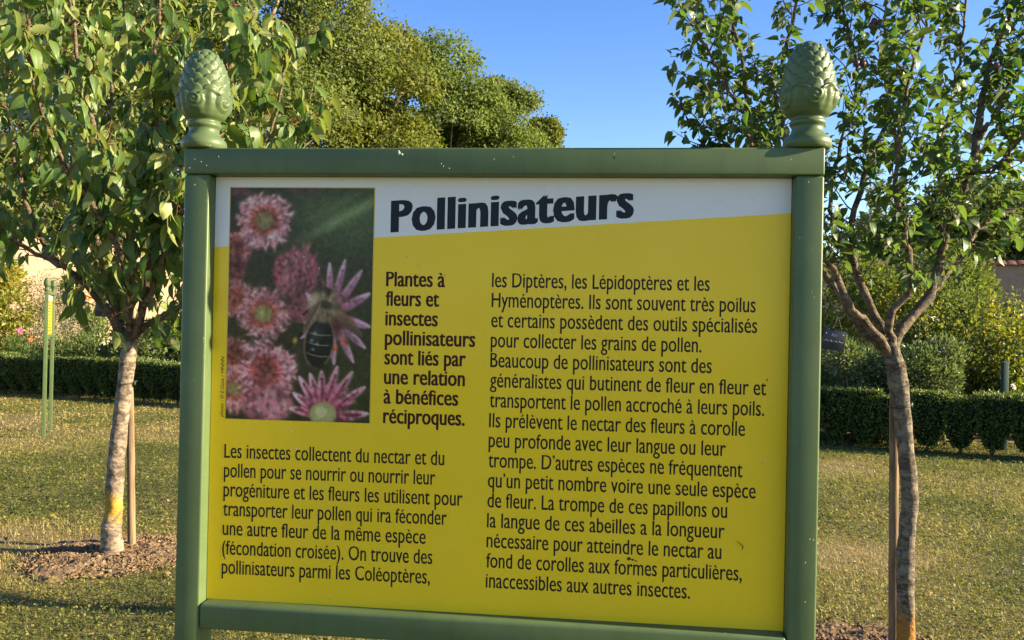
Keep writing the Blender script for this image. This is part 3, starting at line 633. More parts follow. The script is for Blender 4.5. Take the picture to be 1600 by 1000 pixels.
# ------------------------------------------------------------------ clipped hedge, bush by bush
def bush_mesh(seed, mat, W=0.40, D=0.46, H=0.70):
    rs = RS(seed); n = 3600
    # a clipped block that narrows to its foot
    u = rs.rand(n); side = rs.rand(n)
    top = side < 0.26
    z = np.where(top, H, 0.05 + (H - 0.05) * rs.rand(n) ** 0.85); a = rs.uniform(0, 2 * math.pi, n)
    k = np.clip((z - 0.03) / 0.36, 0.0, 1.0) ** 0.9; k = 0.22 + 0.78 * k
    ca, sa = np.cos(a), np.sin(a); sq = (np.abs(ca) ** 5 + np.abs(sa) ** 5) ** -0.2
    rr = np.where(top, np.sqrt(rs.rand(n)), 1.0) * rs.uniform(0.86, 1.05, n)
    x = W / 2 * 1.08 * sq * ca * rr * k; y = D / 2 * sq * sa * rr * k
    bump = (fbm(a * 0.5 + seed, z * 3, 0.4) - 0.5) * 0.07
    pos = np.stack([x * (1 + bump), y * (1 + bump), z + rs.normal(0, 0.012, n) + np.where(rs.rand(n) < .05, rs.uniform(0, .05, n), 0)], -1)
    out = nrm(np.stack([ca * np.where(top, .2, 1), sa * np.where(top, .2, 1), np.where(top, 1.5, 0.1)], -1))
    ax = nrm(out * 0.8 + rand_dirs(rs, n) * 0.8 + np.array([0, 0, 0.4])); nn = nrm(out + rand_dirs(rs, n) * 0.9)
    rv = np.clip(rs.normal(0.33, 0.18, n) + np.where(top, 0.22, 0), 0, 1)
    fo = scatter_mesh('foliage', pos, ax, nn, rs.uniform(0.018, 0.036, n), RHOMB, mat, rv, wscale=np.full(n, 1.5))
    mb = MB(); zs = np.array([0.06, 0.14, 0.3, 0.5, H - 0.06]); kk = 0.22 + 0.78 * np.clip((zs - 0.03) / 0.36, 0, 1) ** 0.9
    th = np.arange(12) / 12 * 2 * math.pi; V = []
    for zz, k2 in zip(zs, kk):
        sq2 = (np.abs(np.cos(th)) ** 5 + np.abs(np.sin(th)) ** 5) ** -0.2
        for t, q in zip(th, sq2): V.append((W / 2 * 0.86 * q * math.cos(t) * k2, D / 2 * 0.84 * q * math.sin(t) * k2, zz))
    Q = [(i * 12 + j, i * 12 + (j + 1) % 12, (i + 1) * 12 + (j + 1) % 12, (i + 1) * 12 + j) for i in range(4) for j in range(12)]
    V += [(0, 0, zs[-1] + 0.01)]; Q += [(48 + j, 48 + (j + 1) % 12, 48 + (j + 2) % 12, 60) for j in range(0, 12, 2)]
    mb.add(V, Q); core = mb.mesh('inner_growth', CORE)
    mb = MB()
    for s in range(4): mb.tube(spline([(rs.uniform(-.02, .02), rs.uniform(-.02, .02), -0.02), (rs.uniform(-.03, .03), rs.uniform(-.03, .03), 0.1), (rs.uniform(-.07, .07), rs.uniform(-.07, .07), 0.24)], 5), np.linspace(.014, .008, 5), 5)
    return fo, core, mb.mesh('stem', BARK_LIMB)
KINDS_ = [bush_mesh(s, HEDGE_LEAF) for s in range(5)] + [bush_mesh(10 + s, HEDGE_RUST) for s in range(2)]
ang_h = math.atan2(HD[1], HD[0]); rs = RS(15)
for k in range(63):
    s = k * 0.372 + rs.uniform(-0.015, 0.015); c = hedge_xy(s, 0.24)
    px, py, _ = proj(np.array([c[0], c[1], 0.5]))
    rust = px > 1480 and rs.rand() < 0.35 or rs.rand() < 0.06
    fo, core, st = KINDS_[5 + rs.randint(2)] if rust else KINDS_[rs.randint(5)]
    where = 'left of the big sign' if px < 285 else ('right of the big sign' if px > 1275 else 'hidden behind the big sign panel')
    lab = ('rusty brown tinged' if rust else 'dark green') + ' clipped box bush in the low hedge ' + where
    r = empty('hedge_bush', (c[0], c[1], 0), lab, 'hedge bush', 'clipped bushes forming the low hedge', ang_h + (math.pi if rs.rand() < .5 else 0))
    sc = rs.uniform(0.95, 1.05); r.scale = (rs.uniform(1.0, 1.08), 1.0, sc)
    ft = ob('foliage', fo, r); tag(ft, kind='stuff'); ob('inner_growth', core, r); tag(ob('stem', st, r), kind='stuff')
for k in range(5):
    c = at(1578, 2.5) + HD * (k * 0.39); fo, core, st = KINDS_[k % 5]
    r = empty('hedge_bush', (c[0], c[1], 0), 'dark clipped box bush of the second hedge beyond the teal post', 'hedge bush', 'bushes of the second hedge at the right', ang_h)
    tag(ob('foliage', fo, r), kind='stuff'); ob('inner_growth', core, r); tag(ob('stem', st, r), kind='stuff')
# border soil behind the hedge
B0, B1 = hedge_xy(-8, 1.6), hedge_xy(32, 1.6); B2, B3 = hedge_xy(32, 5.2), hedge_xy(-8, 5.2)
tag(ob('border_soil', mk_mesh('border_soil', [(*B0, 0.0), (*B1, 0.0), (*B2, 0.0), (*B3, 0.0)], [(0, 1, 2, 3)], SOIL.m)), kind='structure')

# ------------------------------------------------------------------ fruit trees
def fruit_tree(root, base, trunk, trad, limbs, bark, leafmat, tmpls, rs, shoot_step, shoot_len, leaf_step, leaf_size, droop, petiole, twigmat, big=300, sub=2, out=1.0, clear=None):
    loc = lambda p: np.asarray(p) - base
    NT_, NS_ = 190, 44
    mb = MB(); tp_ = spline([loc(p) for p in trunk], NT_)
    rr = np.interp(np.linspace(0, 1, NT_), np.linspace(0, 1, len(trad)), trad)
    zz_ = np.linspace(0, 1.5, NT_)[:, None] * np.ones(NS_); tt_ = np.sin(np.arange(NS_) / NS_ * 2 * math.pi)[None] * 0.05 + np.zeros((NT_, 1)); uu_ = np.cos(np.arange(NS_) / NS_ * 2 * math.pi)[None] * 0.05
    rel = (fbm(tt_ * 1.0 + uu_ * 2.7 + 3, zz_ * 2.5, 0.09) - 0.5) * 0.16 + (fbm(tt_ + uu_ * 1.9, zz_, 0.16) - 0.5) * 0.22 + 0.14 * np.exp(-(np.abs(zz_ - rs.uniform(.3, .9)) / .03) ** 2) * (uu_ > 0.02)
    mb.tube(tp_, rr, NS_, 1.0, None, rel=rel); ob('trunk', mb.mesh('trunk', bark), root)
    twigs = MB(); LP, LA, LN, LS = [], [], [], []
    axis0 = tp_[-1]
    def shoot(s, d, L, r, lvl):
        n = 7; p = [s]; dd = nrm(d)
        for i in range(n - 1):
            dd = nrm(dd + rs.normal(0, 0.13, 3) + np.array([0, 0, 0.05])); p.append(p[-1] + dd * L / (n - 1))
        p = np.array(p); twigs.tube(p, np.linspace(r, 0.0012, n), 5, cap=False)
        m = int(L / leaf_step); 
        for i in range(m):
            t = (i + rs.rand()) / m * 0.92 + 0.08; x = t * (n - 1); k = min(int(x), n - 2); q = p[k] + (p[k + 1] - p[k]) * (x - k); tg = nrm(p[k + 1] - p[k])
            o_ = nrm(np.cross(tg, rand_dirs(rs, 1)[0]))
            a = nrm(o_ * 0.9 + tg * 0.35 + np.array([0, 0, -droop]) * rs.uniform(0.4, 1.5))
            pe = petiole * rs.uniform(0.6, 1.3); e = q + nrm(o_ + tg * .3 + np.array([0, 0, .1])) * pe
            twigs.tube([q, (q + e) / 2 + [0, 0, 0.003], e], [0.0012, 0.0009, 0.0008], 3, cap=False)
            LP.append(e); LA.append(a); LN.append(nrm(np.array([0, 0, 1.0]) + o_ * 0.35 + rs.normal(0, 0.45, 3))); LS.append(leaf_size * rs.uniform(0.55, 1.25) * (0.75 + 0.25 * min(1, L / shoot_len)))
        if lvl < 1:
            for i in range(sub):
                k = rs.randint(2, n - 1); shoot(p[k], nrm(p[k] - p[k - 1]) * 0.6 + rand_dirs(rs, 1)[0] * 0.9, L * rs.uniform(0.35, 0.6), r * 0.6, lvl + 1)
    for pts, r0, r1, t0 in limbs:
        q = spline([loc(p) for p in pts], 34); q[2:-1] += rs.normal(0, 0.006, (31, 3))
        b = MB(); b.tube(q, np.linspace(r0, r1, 34) * (1 + 0.13 * rs.uniform(-1, 1, 34)), 12, 0.08, rs); ob('branch', b.mesh('branch', BARK_LIMB), root)
        seg = np.linalg.norm(np.diff(q, axis=0), axis=1); cum = np.concatenate([[0], np.cumsum(seg)]); Ltot = cum[-1]
        s = Ltot * t0
        while s < Ltot:
            k = min(np.searchsorted(cum, s) - 1, 32); k = max(k, 0); pt = q[k] + (q[k + 1] - q[k]) * ((s - cum[k]) / seg[k]); tg = nrm(q[k + 1] - q[k])
            o_ = nrm(np.cross(tg, rand_dirs(rs, 1)[0])); f = s / Ltot
            shoot(pt, o_ * out + tg * 0.5 + np.array([0, 0, 0.25]), shoot_len * rs.uniform(0.45, 1.2) * (1.1 - 0.35 * f), 0.0042, 0)
            s += shoot_step * rs.uniform(0.6, 1.4)
    tag(ob('twigs', twigs.mesh('twigs', twigmat), root), kind='stuff')
    LP, LA, LN, LS = map(np.array, (LP, LA, LN, LS))
    if clear is not None:
        X, Y, Z = proj(LP + base); kp = clear(X, Y, rs.rand(len(LP))); LP, LA, LN, LS = LP[kp], LA[kp], LN[kp], LS[kp]
    n = len(LP)
    wp = LP + base; X, Y, Z = proj(wp)
    vis = (X > -10) & (X < 1610) & (Y > -10) & (Y < 1000) & ~((X > 275) & (X < 1288) & (Y > 232))
    score = np.where(vis, LS / Z, 0); order = np.argsort(-score); bigi = order[:big]; rest = order[big:]
    rv = np.clip(rs.normal(0.42, 0.22, n), 0, 1)
    nt = len(tmpls)
    for j, t in enumerate(tmpls):
        I = rest[j::nt]
        tag(ob('foliage', scatter_mesh('foliage', LP[I], LA[I], LN[I], LS[I], t, leafmat, rv[I], True), root), kind='stuff')
    lm = []
    for j in range(8):
        t = tmpls[j % nt]; lm.append(mk_mesh('leaf', t[0], t[1], leafmat, True, attr=np.full(len(t[0]), np.clip(0.12 + 0.11 * j, 0, 1)), uv=t[2]))
    ax = nrm(LA); sd_ = nrm(np.cross(ax, LN)); nn = np.cross(sd_, ax)
    for i in bigi:
        o = ob('leaf', lm[int(min(7, rv[i] * 8))], root)
        m = Matrix(((sd_[i][0], ax[i][0], nn[i][0], LP[i][0] / LS[i]), (sd_[i][1], ax[i][1], nn[i][1], LP[i][1] / LS[i]), (sd_[i][2], ax[i][2], nn[i][2], LP[i][2] / LS[i]), (0, 0, 0, 1)))
        o.matrix_local = Matrix.Scale(LS[i], 4) @ m
    print('leaves', n)
    return LP, tp_

def PP(l, Y0): return [P(x, y, Y0 + d) for x, y, d in l]
Y0 = LT[1]
cherry = empty('cherry_tree', LT, 'young cherry tree with large drooping leaves and a yellow lichened trunk left of the sign', 'tree')
c_limbs = [
 (PP([(200, 540, 0), (178, 470, .08), (158, 400, .15), (140, 330, .2), (152, 240, .15), (130, 140, .2), (112, 30, .2), (100, -110, .2)], Y0), .030, .007, .03),
 (PP([(206, 535, 0), (232, 440, -.1), (246, 340, -.2), (250, 250, -.25), (238, 140, -.3), (250, 0, -.3), (250, -120, -.3)], Y0), .028, .006, .03),
 (PP([(208, 528, 0), (236, 503, -.05), (282, 478, -.2), (345, 395, -.3), (400, 280, -.35), (435, 160, -.4), (452, 55, -.4)], Y0), .020, .005, .10),
 (PP([(200, 538, 0), (150, 455, .2), (70, 385, .4), (25, 260, .5), (12, 120, .55), (0, -60, .6)], Y0), .024, .006, .10),
 (PP([(205, 535, 0), (215, 430, .35), (310, 280, .6), (350, 140, .7), (345, -20, .7), (345, -110, .7)], Y0), .022, .006, .25),
 (PP([(200, 538, 0), (130, 440, -.3), (40, 385, -.5), (-50, 330, -.6), (-90, 180, -.6)], Y0), .020, .005, .10),
 (PP([(203, 535, 0), (190, 400, -.4), (90, 240, -.7), (50, 110, -.75), (40, -40, -.8)], Y0), .022, .005, .22),
 (PP([(205, 535, 0), (270, 370, -.4), (330, 230, -.6), (355, 110, -.65), (400, 20, -.7)], Y0), .020, .005, .28),
 (PP([(204, 530, 0), (196, 380, .5), (170, 200, .8), (190, 40, .9), (200, -100, .9)], Y0), .020, .005, .25),
]
TM_C = [leaf_template(6, 0.50, 0.45, 0.16), leaf_template(6, 0.54, 0.75, 0.10, 0.012), leaf_template(6, 0.48, 0.25, 0.25, 0.015), leaf_template(6, 0.52, 0.95, 0.14, 0.01)]
fruit_tree(cherry, LT, [G(176, 868) + np.array([0, 0, -0.05]), P(174, 830, Y0), P(177, 800, Y0), P(184, 700, Y0), P(194, 610, Y0), P(203, 540, Y0), P(205, 520, Y0)],
           [.086, .062, .055, .051, .048, .046, .045, .042], c_limbs, BARK_CHERRY, CHERRY_LEAF, TM_C, RS(101), 0.072, 0.37, 0.026, 0.134, 1.1, 0.028, BARK_RED, 300, 2, 1.0, clear=lambda X, Y, q: ~((X > 45) & (X < 105) & (Y > 395)) & ~((Y > 520) & (q < .6)) & ~((X > 138) & (X < 182) & (Y > 455) & (Y < 512)) & ~((X > 120) & (X < 290) & (Y > 375) & (q < .45)) & ~((X < 125) & (Y > 385) & (q < .5)))
Y1 = RT[1]
plum = empty('plum_tree', RT, 'young plum tree with wavy trunk and a few dark plums right of the sign', 'tree')
p_limbs = [
 (PP([(1400, 578, 0), (1376, 543, .02), (1345, 514, .02), (1318, 470, .0), (1287, 426, .0), (1222, 330, .0), (1172, 225, .05), (1162, 110, .05), (1140, 0, .1), (1120, -90, .1)], Y1), .023, .006, .26),
 (PP([(1398, 565, 0), (1366, 516, -.05), (1333, 481, -.1), (1304, 430, -.1), (1262, 350, -.2), (1232, 240, -.2), (1222, 120, -.2), (1240, 20, -.2), (1250, -60, -.2)], Y1), .019, .005, .28),
 (PP([(1394, 560, 0), (1374, 507, .05), (1357, 469, .1), (1338, 421, .12), (1329, 370, .15), (1344, 290, .15), (1362, 245, .15), (1384, 195, .2), (1388, 120, .2), (1384, 50, .2), (1392, -60, .2)], Y1), .022, .006, .2),
 (PP([(1395, 562, 0), (1390, 505, -.02), (1416, 452, -.05), (1420, 390, -.1), (1412, 350, -.1), (1398, 312, -.12), (1402, 250, -.2), (1408, 180, -.2), (1440, 60, -.2), (1455, -50, -.2)], Y1), .019, .005, .2),
 (PP([(1396, 565, 0), (1405, 515, .04), (1446, 470, .1), (1466, 420, .15), (1476, 380, .15), (1512, 280, .15), (1530, 192, .15), (1538, 132, .15), (1556, 80, .15), (1578, 32, .15), (1598, -50, .15)], Y1), .026, .010, .24),
 (PP([(1530, 192 + 25, .15), (1552, 185, .1), (1572, 135, .05), (1600, 96, 0), (1640, 20, 0)], Y1), .013, .006, .2),
 (PP([(1176, 232, .05), (1150, 160, -.1), (1112, 95, -.2), (1082, 20, -.25), (1065, -60, -.25)], Y1), .009, .004, .05),
 (PP([(1190, 262, .05), (1150, 235, .15), (1110, 205, .2), (1068, 188, .25)], Y1), .008, .004, .15),
 (PP([(1446, 470, .1), (1490, 415, .2), (1540, 352, .3), (1600, 318, .4), (1660, 260, .4)], Y1), .013, .005, .3),
 (PP([(1478, 372, .15), (1476, 310, .3), (1468, 240, .5), (1490, 150, .5), (1505, 40, .5), (1510, -60, .5)], Y1), .013, .005, .2),
 (PP([(1340, 430, .12), (1300, 350, .4), (1310, 240, .6), (1340, 120, .6), (1320, 20, .6), (1310, -60, .6)], Y1), .012, .005, .3),
 (PP([(1514, 272, .15), (1560, 260, -.1), (1600, 210, -.3), (1650, 160, -.4)], Y1), .010, .004, .2),
]
TM_P = [leaf_template(5, 0.62, 0.25, 0.25), leaf_template(5, 0.58, 0.55, 0.2, 0.03), leaf_template(5, 0.66, 0.1, 0.35, 0.03), leaf_template(5, 0.6, 0.8, 0.15, 0.02)]
PL, ptr = fruit_tree(plum, RT, [RT + np.array([0, 0, -0.05]), P(1415, 990, Y1), P(1415, 910, Y1), P(1416, 840, Y1), P(1422, 775, Y1), P(1416, 710, Y1), P(1409, 640, Y1), P(1403, 595, Y1), P(1396, 560, Y1), P(1390, 535, Y1)],
           [.047, .042, .038, .037, .037, .036, .036, .039, .042, .036, .026], p_limbs, BARK_PLUM, PLUM_LEAF, TM_P, RS(202), 0.054, 0.27, 0.021, 0.070, 0.35, 0.012, BARK_LIMB, 300, 2, 1.0)
# dark wound bark collar under the plum fork
mb = MB(); rsw = RS(6); pts = spline([P(1405, 604, Y1), P(1402, 585, Y1), P(1398, 566, Y1)], 10) - RT
mb.tube(pts, np.full(10, 0.0415) * rsw.uniform(0.97, 1.05, 10), 18, 0.05, rsw, cap=False); ob('bark_wound', mb.mesh('bark_wound', DARK_BARK), plum)
# plums
PLM = M('plum_skin', 0.45, 0.4); pn = PLM.noise(30, 3); PLM.base(PLM.ramp(pn.outputs[0], [(0.4, (0.05, 0.014, 0.022)), (0.65, (0.11, 0.04, 0.05))]).outputs[0]); PLM = PLM.m
def sphere_mesh(name, r, mat, zs=1.15):
    bm = bmesh.new(); bmesh.ops.create_uvsphere(bm, u_segments=16, v_segments=10, radius=r)
    for v in bm.verts: v.co.z *= zs; v.co.x *= 1 - 0.06 * (v.co.y > 0.3 * r)
    for f in bm.faces: f.smooth = True
    me = bpy.data.meshes.new(name); bm.to_mesh(me); bm.free(); me.materials.append(mat); return me
pm = sphere_mesh('plum', 0.0155, PLM)
mb = MB()
for px, py in ((1338, 99), (1348, 99), (1557, 104), (1366, 34), (1373, 38), (1362, 40)):
    w = P(px, py, Y1 - 0.05) - RT; o = ob('plum', pm, plum, w); mb.tube([w + [0, 0, .017], w + [.004, 0, .04], w + [.002, .01, .07]], [.0011] * 3, 4)
ob('fruit_stalks', mb.mesh('fruit_stalks', BARK_LIMB), plum)

# stakes and ties
def stake(label, base, top, r, seed):
    rs = RS(seed); root = empty('tree_stake', (base[0], base[1], 0), label, 'stake')
    b = MB(); q = spline([(0, 0, -0.05), (np.array(top) - np.array([base[0], base[1], 0])) * 0.5, np.array(top) - np.array([base[0], base[1], 0])], 16)
    b.tube(q, r * np.array([1.05] * 6 + [1.0] * 6 + [.97, .95, .92, .85]), 12, 0.05, rs); ob('post', b.mesh('post', STAKE), root); return root
sb = G(195, 862); stake('weathered round wooden stake behind the right side of the cherry trunk', sb + np.array([0, 0.1, 0]), P(203, 606, Y0 + 0.13), 0.024, 3)
sb2 = G(1399, 1018); stake('weathered square edged wooden stake left of the plum trunk', sb2 + np.array([0, 0.02, 0]), P(1397, 590, Y1 + 0.06), 0.021, 4)
def tie(label, c, rx, seed):
    b = MB(); a = np.linspace(0, 2 * math.pi, 26)
    b.tube(np.stack([rx * np.cos(a), rx * 1.5 * np.sin(a) + rx * 0.45, 0.012 * np.sin(a + 1) + 0.002 * np.cos(5 * a)], -1), np.full(26, 0.0042), 6, cap=False)
    b.box(rx * 0.97, rx * 1.2, -0.006, 0.008, -0.01, 0.012)
    tag(ob('tree_tie', b.mesh('tree_tie', RUBBER), loc=c), label, 'tree tie')
tie('dark wire tie looped round the cherry trunk and its stake', P(196, 599, Y0), 0.052, 1)
tie('dark tie with a small buckle round the plum trunk and its stake', P(1407, 633, Y1), 0.045, 2)

# hanging plant plates
def plate(name, label, px, py, Y, w, h, tilt, txt):
    c = P(px, py, Y); root = empty(name, c, label, 'plant tag'); root.rotation_euler = (0.05, tilt, -0.1)
    ob('plate', rbox('plate', -w / 2, w / 2, -0.0015, 0.0015, -h / 2, h / 2, 0.0012, TAGM, 2), root)
    b = MB(); b.tube(spline([(-w * .3, 0, h * .42), (-w * .1, -.01, h * .8), (0, 0.01, h * 1.3)], 8), np.full(8, 0.0009), 4)
    b.tube(spline([(w * .3, 0, h * .36), (w * .15, -.01, h * .8), (0, 0.01, h * 1.3)], 8), np.full(8, 0.0009), 4)
    ob('hanging_wire', b.mesh('hanging_wire', RUBBER), root)
    return root
t1 = plate('plant_plate', 'dark blue plate numbered 331 hanging from the plum tree beside the sign post', 1303, 532, Y1 - 0.1, 0.098, 0.088, 0.13, True)
t2 = plate('plant_plate', 'small dark plate hanging in the cherry tree left of its trunk', 160, 484, Y0 - 0.1, 0.095, 0.085, 0.06, False)
b = MB(); xs = np.linspace(-0.044, 0.040, 60)
b.tube(np.stack([xs, np.full(60, -0.0021), -0.004 - xs * 0.02 + 0.0028 * np.sin(xs * 900) * (np.abs(xs + .002) > .004) + 0.002 * np.sin(xs * 330)], -1), np.full(60, 0.0005), 4)
ob('engraved_writing', b.mesh('engraved_writing', TAGTXT), t1)
b = MB(); xs = np.linspace(-0.03, 0.03, 30); b.tube(np.stack([xs, np.full(30, -0.0021), 0.002 * np.sin(xs * 700)], -1), np.full(30, 0.0005), 4); ob('engraved_writing', b.mesh('engraved_writing', TAGTXT), t2)
for x in (-.038, .036):
    b = MB(); b.tube([(x, -0.0018, 0.029), (x, -0.0026, 0.029)], [0.0022, 0.002], 10); ob('rivet', b.mesh('rivet', TAGTXT), t1)

# ------------------------------------------------------------------ lettering
_txt = {}
def text_arrays(s, offset=0.0, shear=0.0, spacing=1.0):
    key = (s, offset, shear, spacing)
    if key in _txt: return _txt[key]
    c = bpy.data.curves.new('lettering', 'FONT'); c.body = s; c.size = 1.0; c.offset = offset; c.shear = shear; c.space_character = spacing; c.resolution_u = 3
    o = bpy.data.objects.new('lettering', c); COL.objects.link(o)
    dg = bpy.context.evaluated_depsgraph_get(); me = bpy.data.meshes.new_from_object(o.evaluated_get(dg))
    V = np.zeros(len(me.vertices) * 3, np.float32); me.vertices.foreach_get('co', V); V = V.reshape(-1, 3)
    me.calc_loop_triangles(); Fc = np.zeros(len(me.loop_triangles) * 3, np.int32); me.loop_triangles.foreach_get('vertices', Fc); Fc = Fc.reshape(-1, 3)
    bpy.data.objects.remove(o); bpy.data.curves.remove(c); bpy.data.meshes.remove(me)
    _txt[key] = (V, Fc); return V, Fc
def lettering(name, s, p0, p1, cap, mat, parent, y=0.0, offset=0.0, fat=0.0, shear=0.0, spacing=1.0, zt=0.0, xh=0.735):
    """p0,p1: start and end of the baseline in local (x,z) metres; cap height in metres; fat: stroke widening in em across the line"""
    V, Fc = text_arrays(s, offset, shear, spacing)
    x0, x1 = V[:, 0].min(), V[:, 0].max(); p0 = np.array(p0, float); p1 = np.array(p1, float); L = np.linalg.norm(p1 - p0)
    em = cap / 0.682; d = (p1 - p0) / L; up = np.array([-d[1], d[0]])
    if zt: up = np.array([0, 1.0])
    xr = xh * 0.682; Yv = V[:, 1:2]
    Yv = np.where(Yv < 0, Yv * 1.05, np.where(Yv < 0.449, Yv * xr / 0.449, np.where(Yv < 0.682, xr + (Yv - 0.449) * (0.682 - xr) / (0.682 - 0.449), 0.682 + (Yv - 0.682))))
    f = fat * em; sx = (L - 2 * f) / (x1 - x0)
    Vs, Fs = [], []
    for k, sh in enumerate((0.0,) if fat == 0 else (-f, f, 0.0)):
        q = p0 + ((V[:, :1] - x0) * sx + f + sh) * d + Yv * em * up
        Vs.append(np.stack([q[:, 0], np.full(len(q), y - 0.00001 * k), q[:, 1]], -1)); Fs.append(Fc + k * len(V))
    o = ob(name, mk_mesh(name, np.vstack(Vs), np.vstack(Fs), mat), parent)
    return o
lettering('number', '331', (-0.014, 0.020), (0.008, 0.0175), 0.010, TAGTXT, t1, y=-0.0021, spacing=1.25)

# ------------------------------------------------------------------ the printed photograph of the bee on its flowers
def paint_photo(nx, ny):
    X, Y = np.meshgrid((np.arange(nx) + .5) / nx * 560 + 68, (np.arange(ny) + .5) / ny * 908 + 34)      # working units
    rs = RS(44)
    img = np.zeros((ny, nx, 3))
    t = np.clip((X - 68) / 560, 0, 1); s = np.clip((Y - 34) / 908, 0, 1)
    img[:] = np.array([44, 48, 28])
    img += (np.exp(-((X - 560) / 220) ** 2 - ((Y - 180) / 160) ** 2))[..., None] * np.array([12, 26, 16])
    img += (np.exp(-((X - 420) / 180) ** 2 - ((Y - 120) / 110) ** 2))[..., None] * np.array([14, 22, 12])
    img += (np.exp(-((X - 560) / 140) ** 2 - ((Y - 800) / 260) ** 2))[..., None] * np.array([4, 10, -4])
    d = (X - 260) * 0.49 + (Y - 290) * 0.87
    img += (np.exp(-(d / 22) ** 2) * np.clip((X - 230) / 300, 0, 1))[..., None] * np.array([34, 42, 28])
    img += (np.exp(-((d + 55) / 14) ** 2) * np.clip((X - 330) / 300, 0, 1))[..., None] * np.array([12, 16, 10])
    def blend(m, c): img[:] = img * (1 - m[..., None]) + np.asarray(c, float) * m[..., None]
    def soft(v, w=1.0): return 1 / (1 + np.exp(np.clip(v * w, -30, 30)))
    def ell(cx, cy, rx, ry, ang, c, a=1.0, sharp=6.0):
        ca, sa = math.cos(ang), math.sin(ang); u = (X - cx) * ca + (Y - cy) * sa; v = -(X - cx) * sa + (Y - cy) * ca
        r = np.sqrt((u / rx) ** 2 + (v / ry) ** 2); blend(soft(r - 1, sharp * min(rx, ry) / 14) * a, c)
    def petal(cx, cy, ang, r0, r1, w, c1, c2, mid=None, sharp=9):
        ca, sa = math.cos(ang), math.sin(ang); u = ((X - cx) * ca + (Y - cy) * sa - r0) / (r1 - r0); v = -(X - cx) * sa + (Y - cy) * ca
        u = np.clip(u, -1, 2); ww = w * np.sqrt(np.clip(4 * u * (1 - u), 0, 1)) * (1.0 - 0.35 * u) + 0.01
        m = soft((np.abs(v) - ww) / 2.0, 1.0) * (u > 0) * (u < 1)
        c = np.asarray(c1, float) * (1 - np.clip(u, 0, 1)[..., None]) + np.asarray(c2, float) * np.clip(u, 0, 1)[..., None]
        c = c * (1 - 0.22 * np.clip(v / (ww + 1), -1, 1)[..., None])
        img[:] = img * (1 - m[..., None]) + c * m[..., None]
        if mid is not None: blend(np.exp(-(v / (w * .22)) ** 2) * m * (u < .8) * .75, mid)
    def rosette(cx, cy, R, n, centre, ring, pale, blur=1.0, dark=0):
        ell(cx, cy, R * .93, R * .90, 0, np.array([104, 52, 54]) - dark, 0.95, 4)
        for k in range(n * 2):
            a = k / n * math.pi + rs.uniform(-.12, .12); pc = np.array(pale) + rs.normal(0, 18) - dark - 14
            petal(cx, cy, a, R * .40, R * rs.uniform(.80, 1.0), R * rs.uniform(.06, .10), np.array(ring) - dark - 10, pc, None)
        for k in range(n * 7):
            a = rs.uniform(0, 6.283); q = R * rs.uniform(.62, 1.04); pc = np.array(pale) + rs.normal(0, 22) - dark
            x, y = cx + math.cos(a) * q, cy + math.sin(a) * q
            ell(x + 3, y + 4, R * .075, R * .05, a + rs.uniform(-1, 1), np.array([92, 44, 50]) - dark * .5, .55)
            ell(x, y, R * rs.uniform(.06, .12), R * rs.uniform(.03, .055), a + rs.uniform(-1.1, 1.1), pc + 10 * (q > R * .85), .85)
        for k in range(n):
            a = (k + .5) / n * 2 * math.pi + rs.uniform(-.1, .1); petal(cx, cy, a, R * .26, R * rs.uniform(.5, .68), R * .055, (138, 56, 40), np.array(ring) + 8, None)
        ell(cx, cy, R * .36, R * .34, 0, centre, .9, 3)
        for k in range(30): ell(cx + rs.normal(0, R * .15), cy + rs.normal(0, R * .15), R * .05, R * .02, rs.rand() * 3, np.array(centre) + rs.normal(0, 30), .7)
    ell(360, 42, 60, 12, 0, (86, 52, 66), .8); ell(110, 50, 40, 22, 0, (96, 56, 66), .8)
    rosette(92, 270, 62, 13, (110, 60, 46), (134, 60, 54), (176, 120, 118), dark=12)
    rosette(88, 350, 46, 11, (96, 46, 40), (120, 52, 46), (150, 96, 92), dark=24)
    rosette(95, 470, 68, 14, (128, 70, 52), (150, 70, 60), (186, 132, 128), dark=14)
    rosette(205, 165, 104, 20, (112, 108, 62), (150, 74, 62), (196, 156, 166))
    # closed bud
    ell(332, 368, 90, 94, 0.2, (134, 72, 84), 1, 5)
    for k in range(90):
        a = rs.uniform(-1.2, 1.2); cx, cy = 332 + rs.normal(0, 42), 368 + rs.normal(0, 44)
        ell(cx, cy, 7, 20, a * .5, (166 + rs.normal(0, 20), 104 + rs.normal(0, 16), 120), .6); ell(cx + 7, cy + 5, 2.5, 13, a * .5, (92, 42, 52), .55)
    rosette(210, 527, 96, 18, (126, 130, 66), (158, 66, 52), (190, 140, 146))
    ell(352, 500, 50, 60, 0, (128, 72, 82), .9)
    # open star flower under the bee
    for tx, ty, w in ((462, 322, 17), (522, 310, 17), (588, 350, 19), (622, 440, 21), (624, 572, 22), (606, 655, 19), (562, 712, 18), (486, 722, 17), (370, 440, 18), (352, 620, 17), (366, 560, 18)):
        a = math.atan2(ty - 530, tx - 470); L = math.hypot(tx - 470, ty - 530); petal(470, 530, a, 20, L, w, (128, 66, 88), (176, 148, 178), (138, 96, 124))
    ell(480, 540, 46, 62, 0, (96, 46, 48), .9, 5)
    for x, y in ((487, 655), (523, 628)): ell(x, y, 12, 13, 0, (196, 92, 48), .95)
    # lower flowers
    rosette(96, 690, 66, 13, (120, 66, 52), (146, 66, 54), (178, 128, 118), dark=8)
    rosette(104, 820, 92, 16, (112, 106, 62), (140, 70, 68), (184, 146, 152), dark=4)
    rosette(222, 752, 116, 20, (130, 72, 68), (150, 74, 84), (196, 146, 160))
    ell(230, 880, 104, 74, 0, (138, 84, 96), .95, 5)
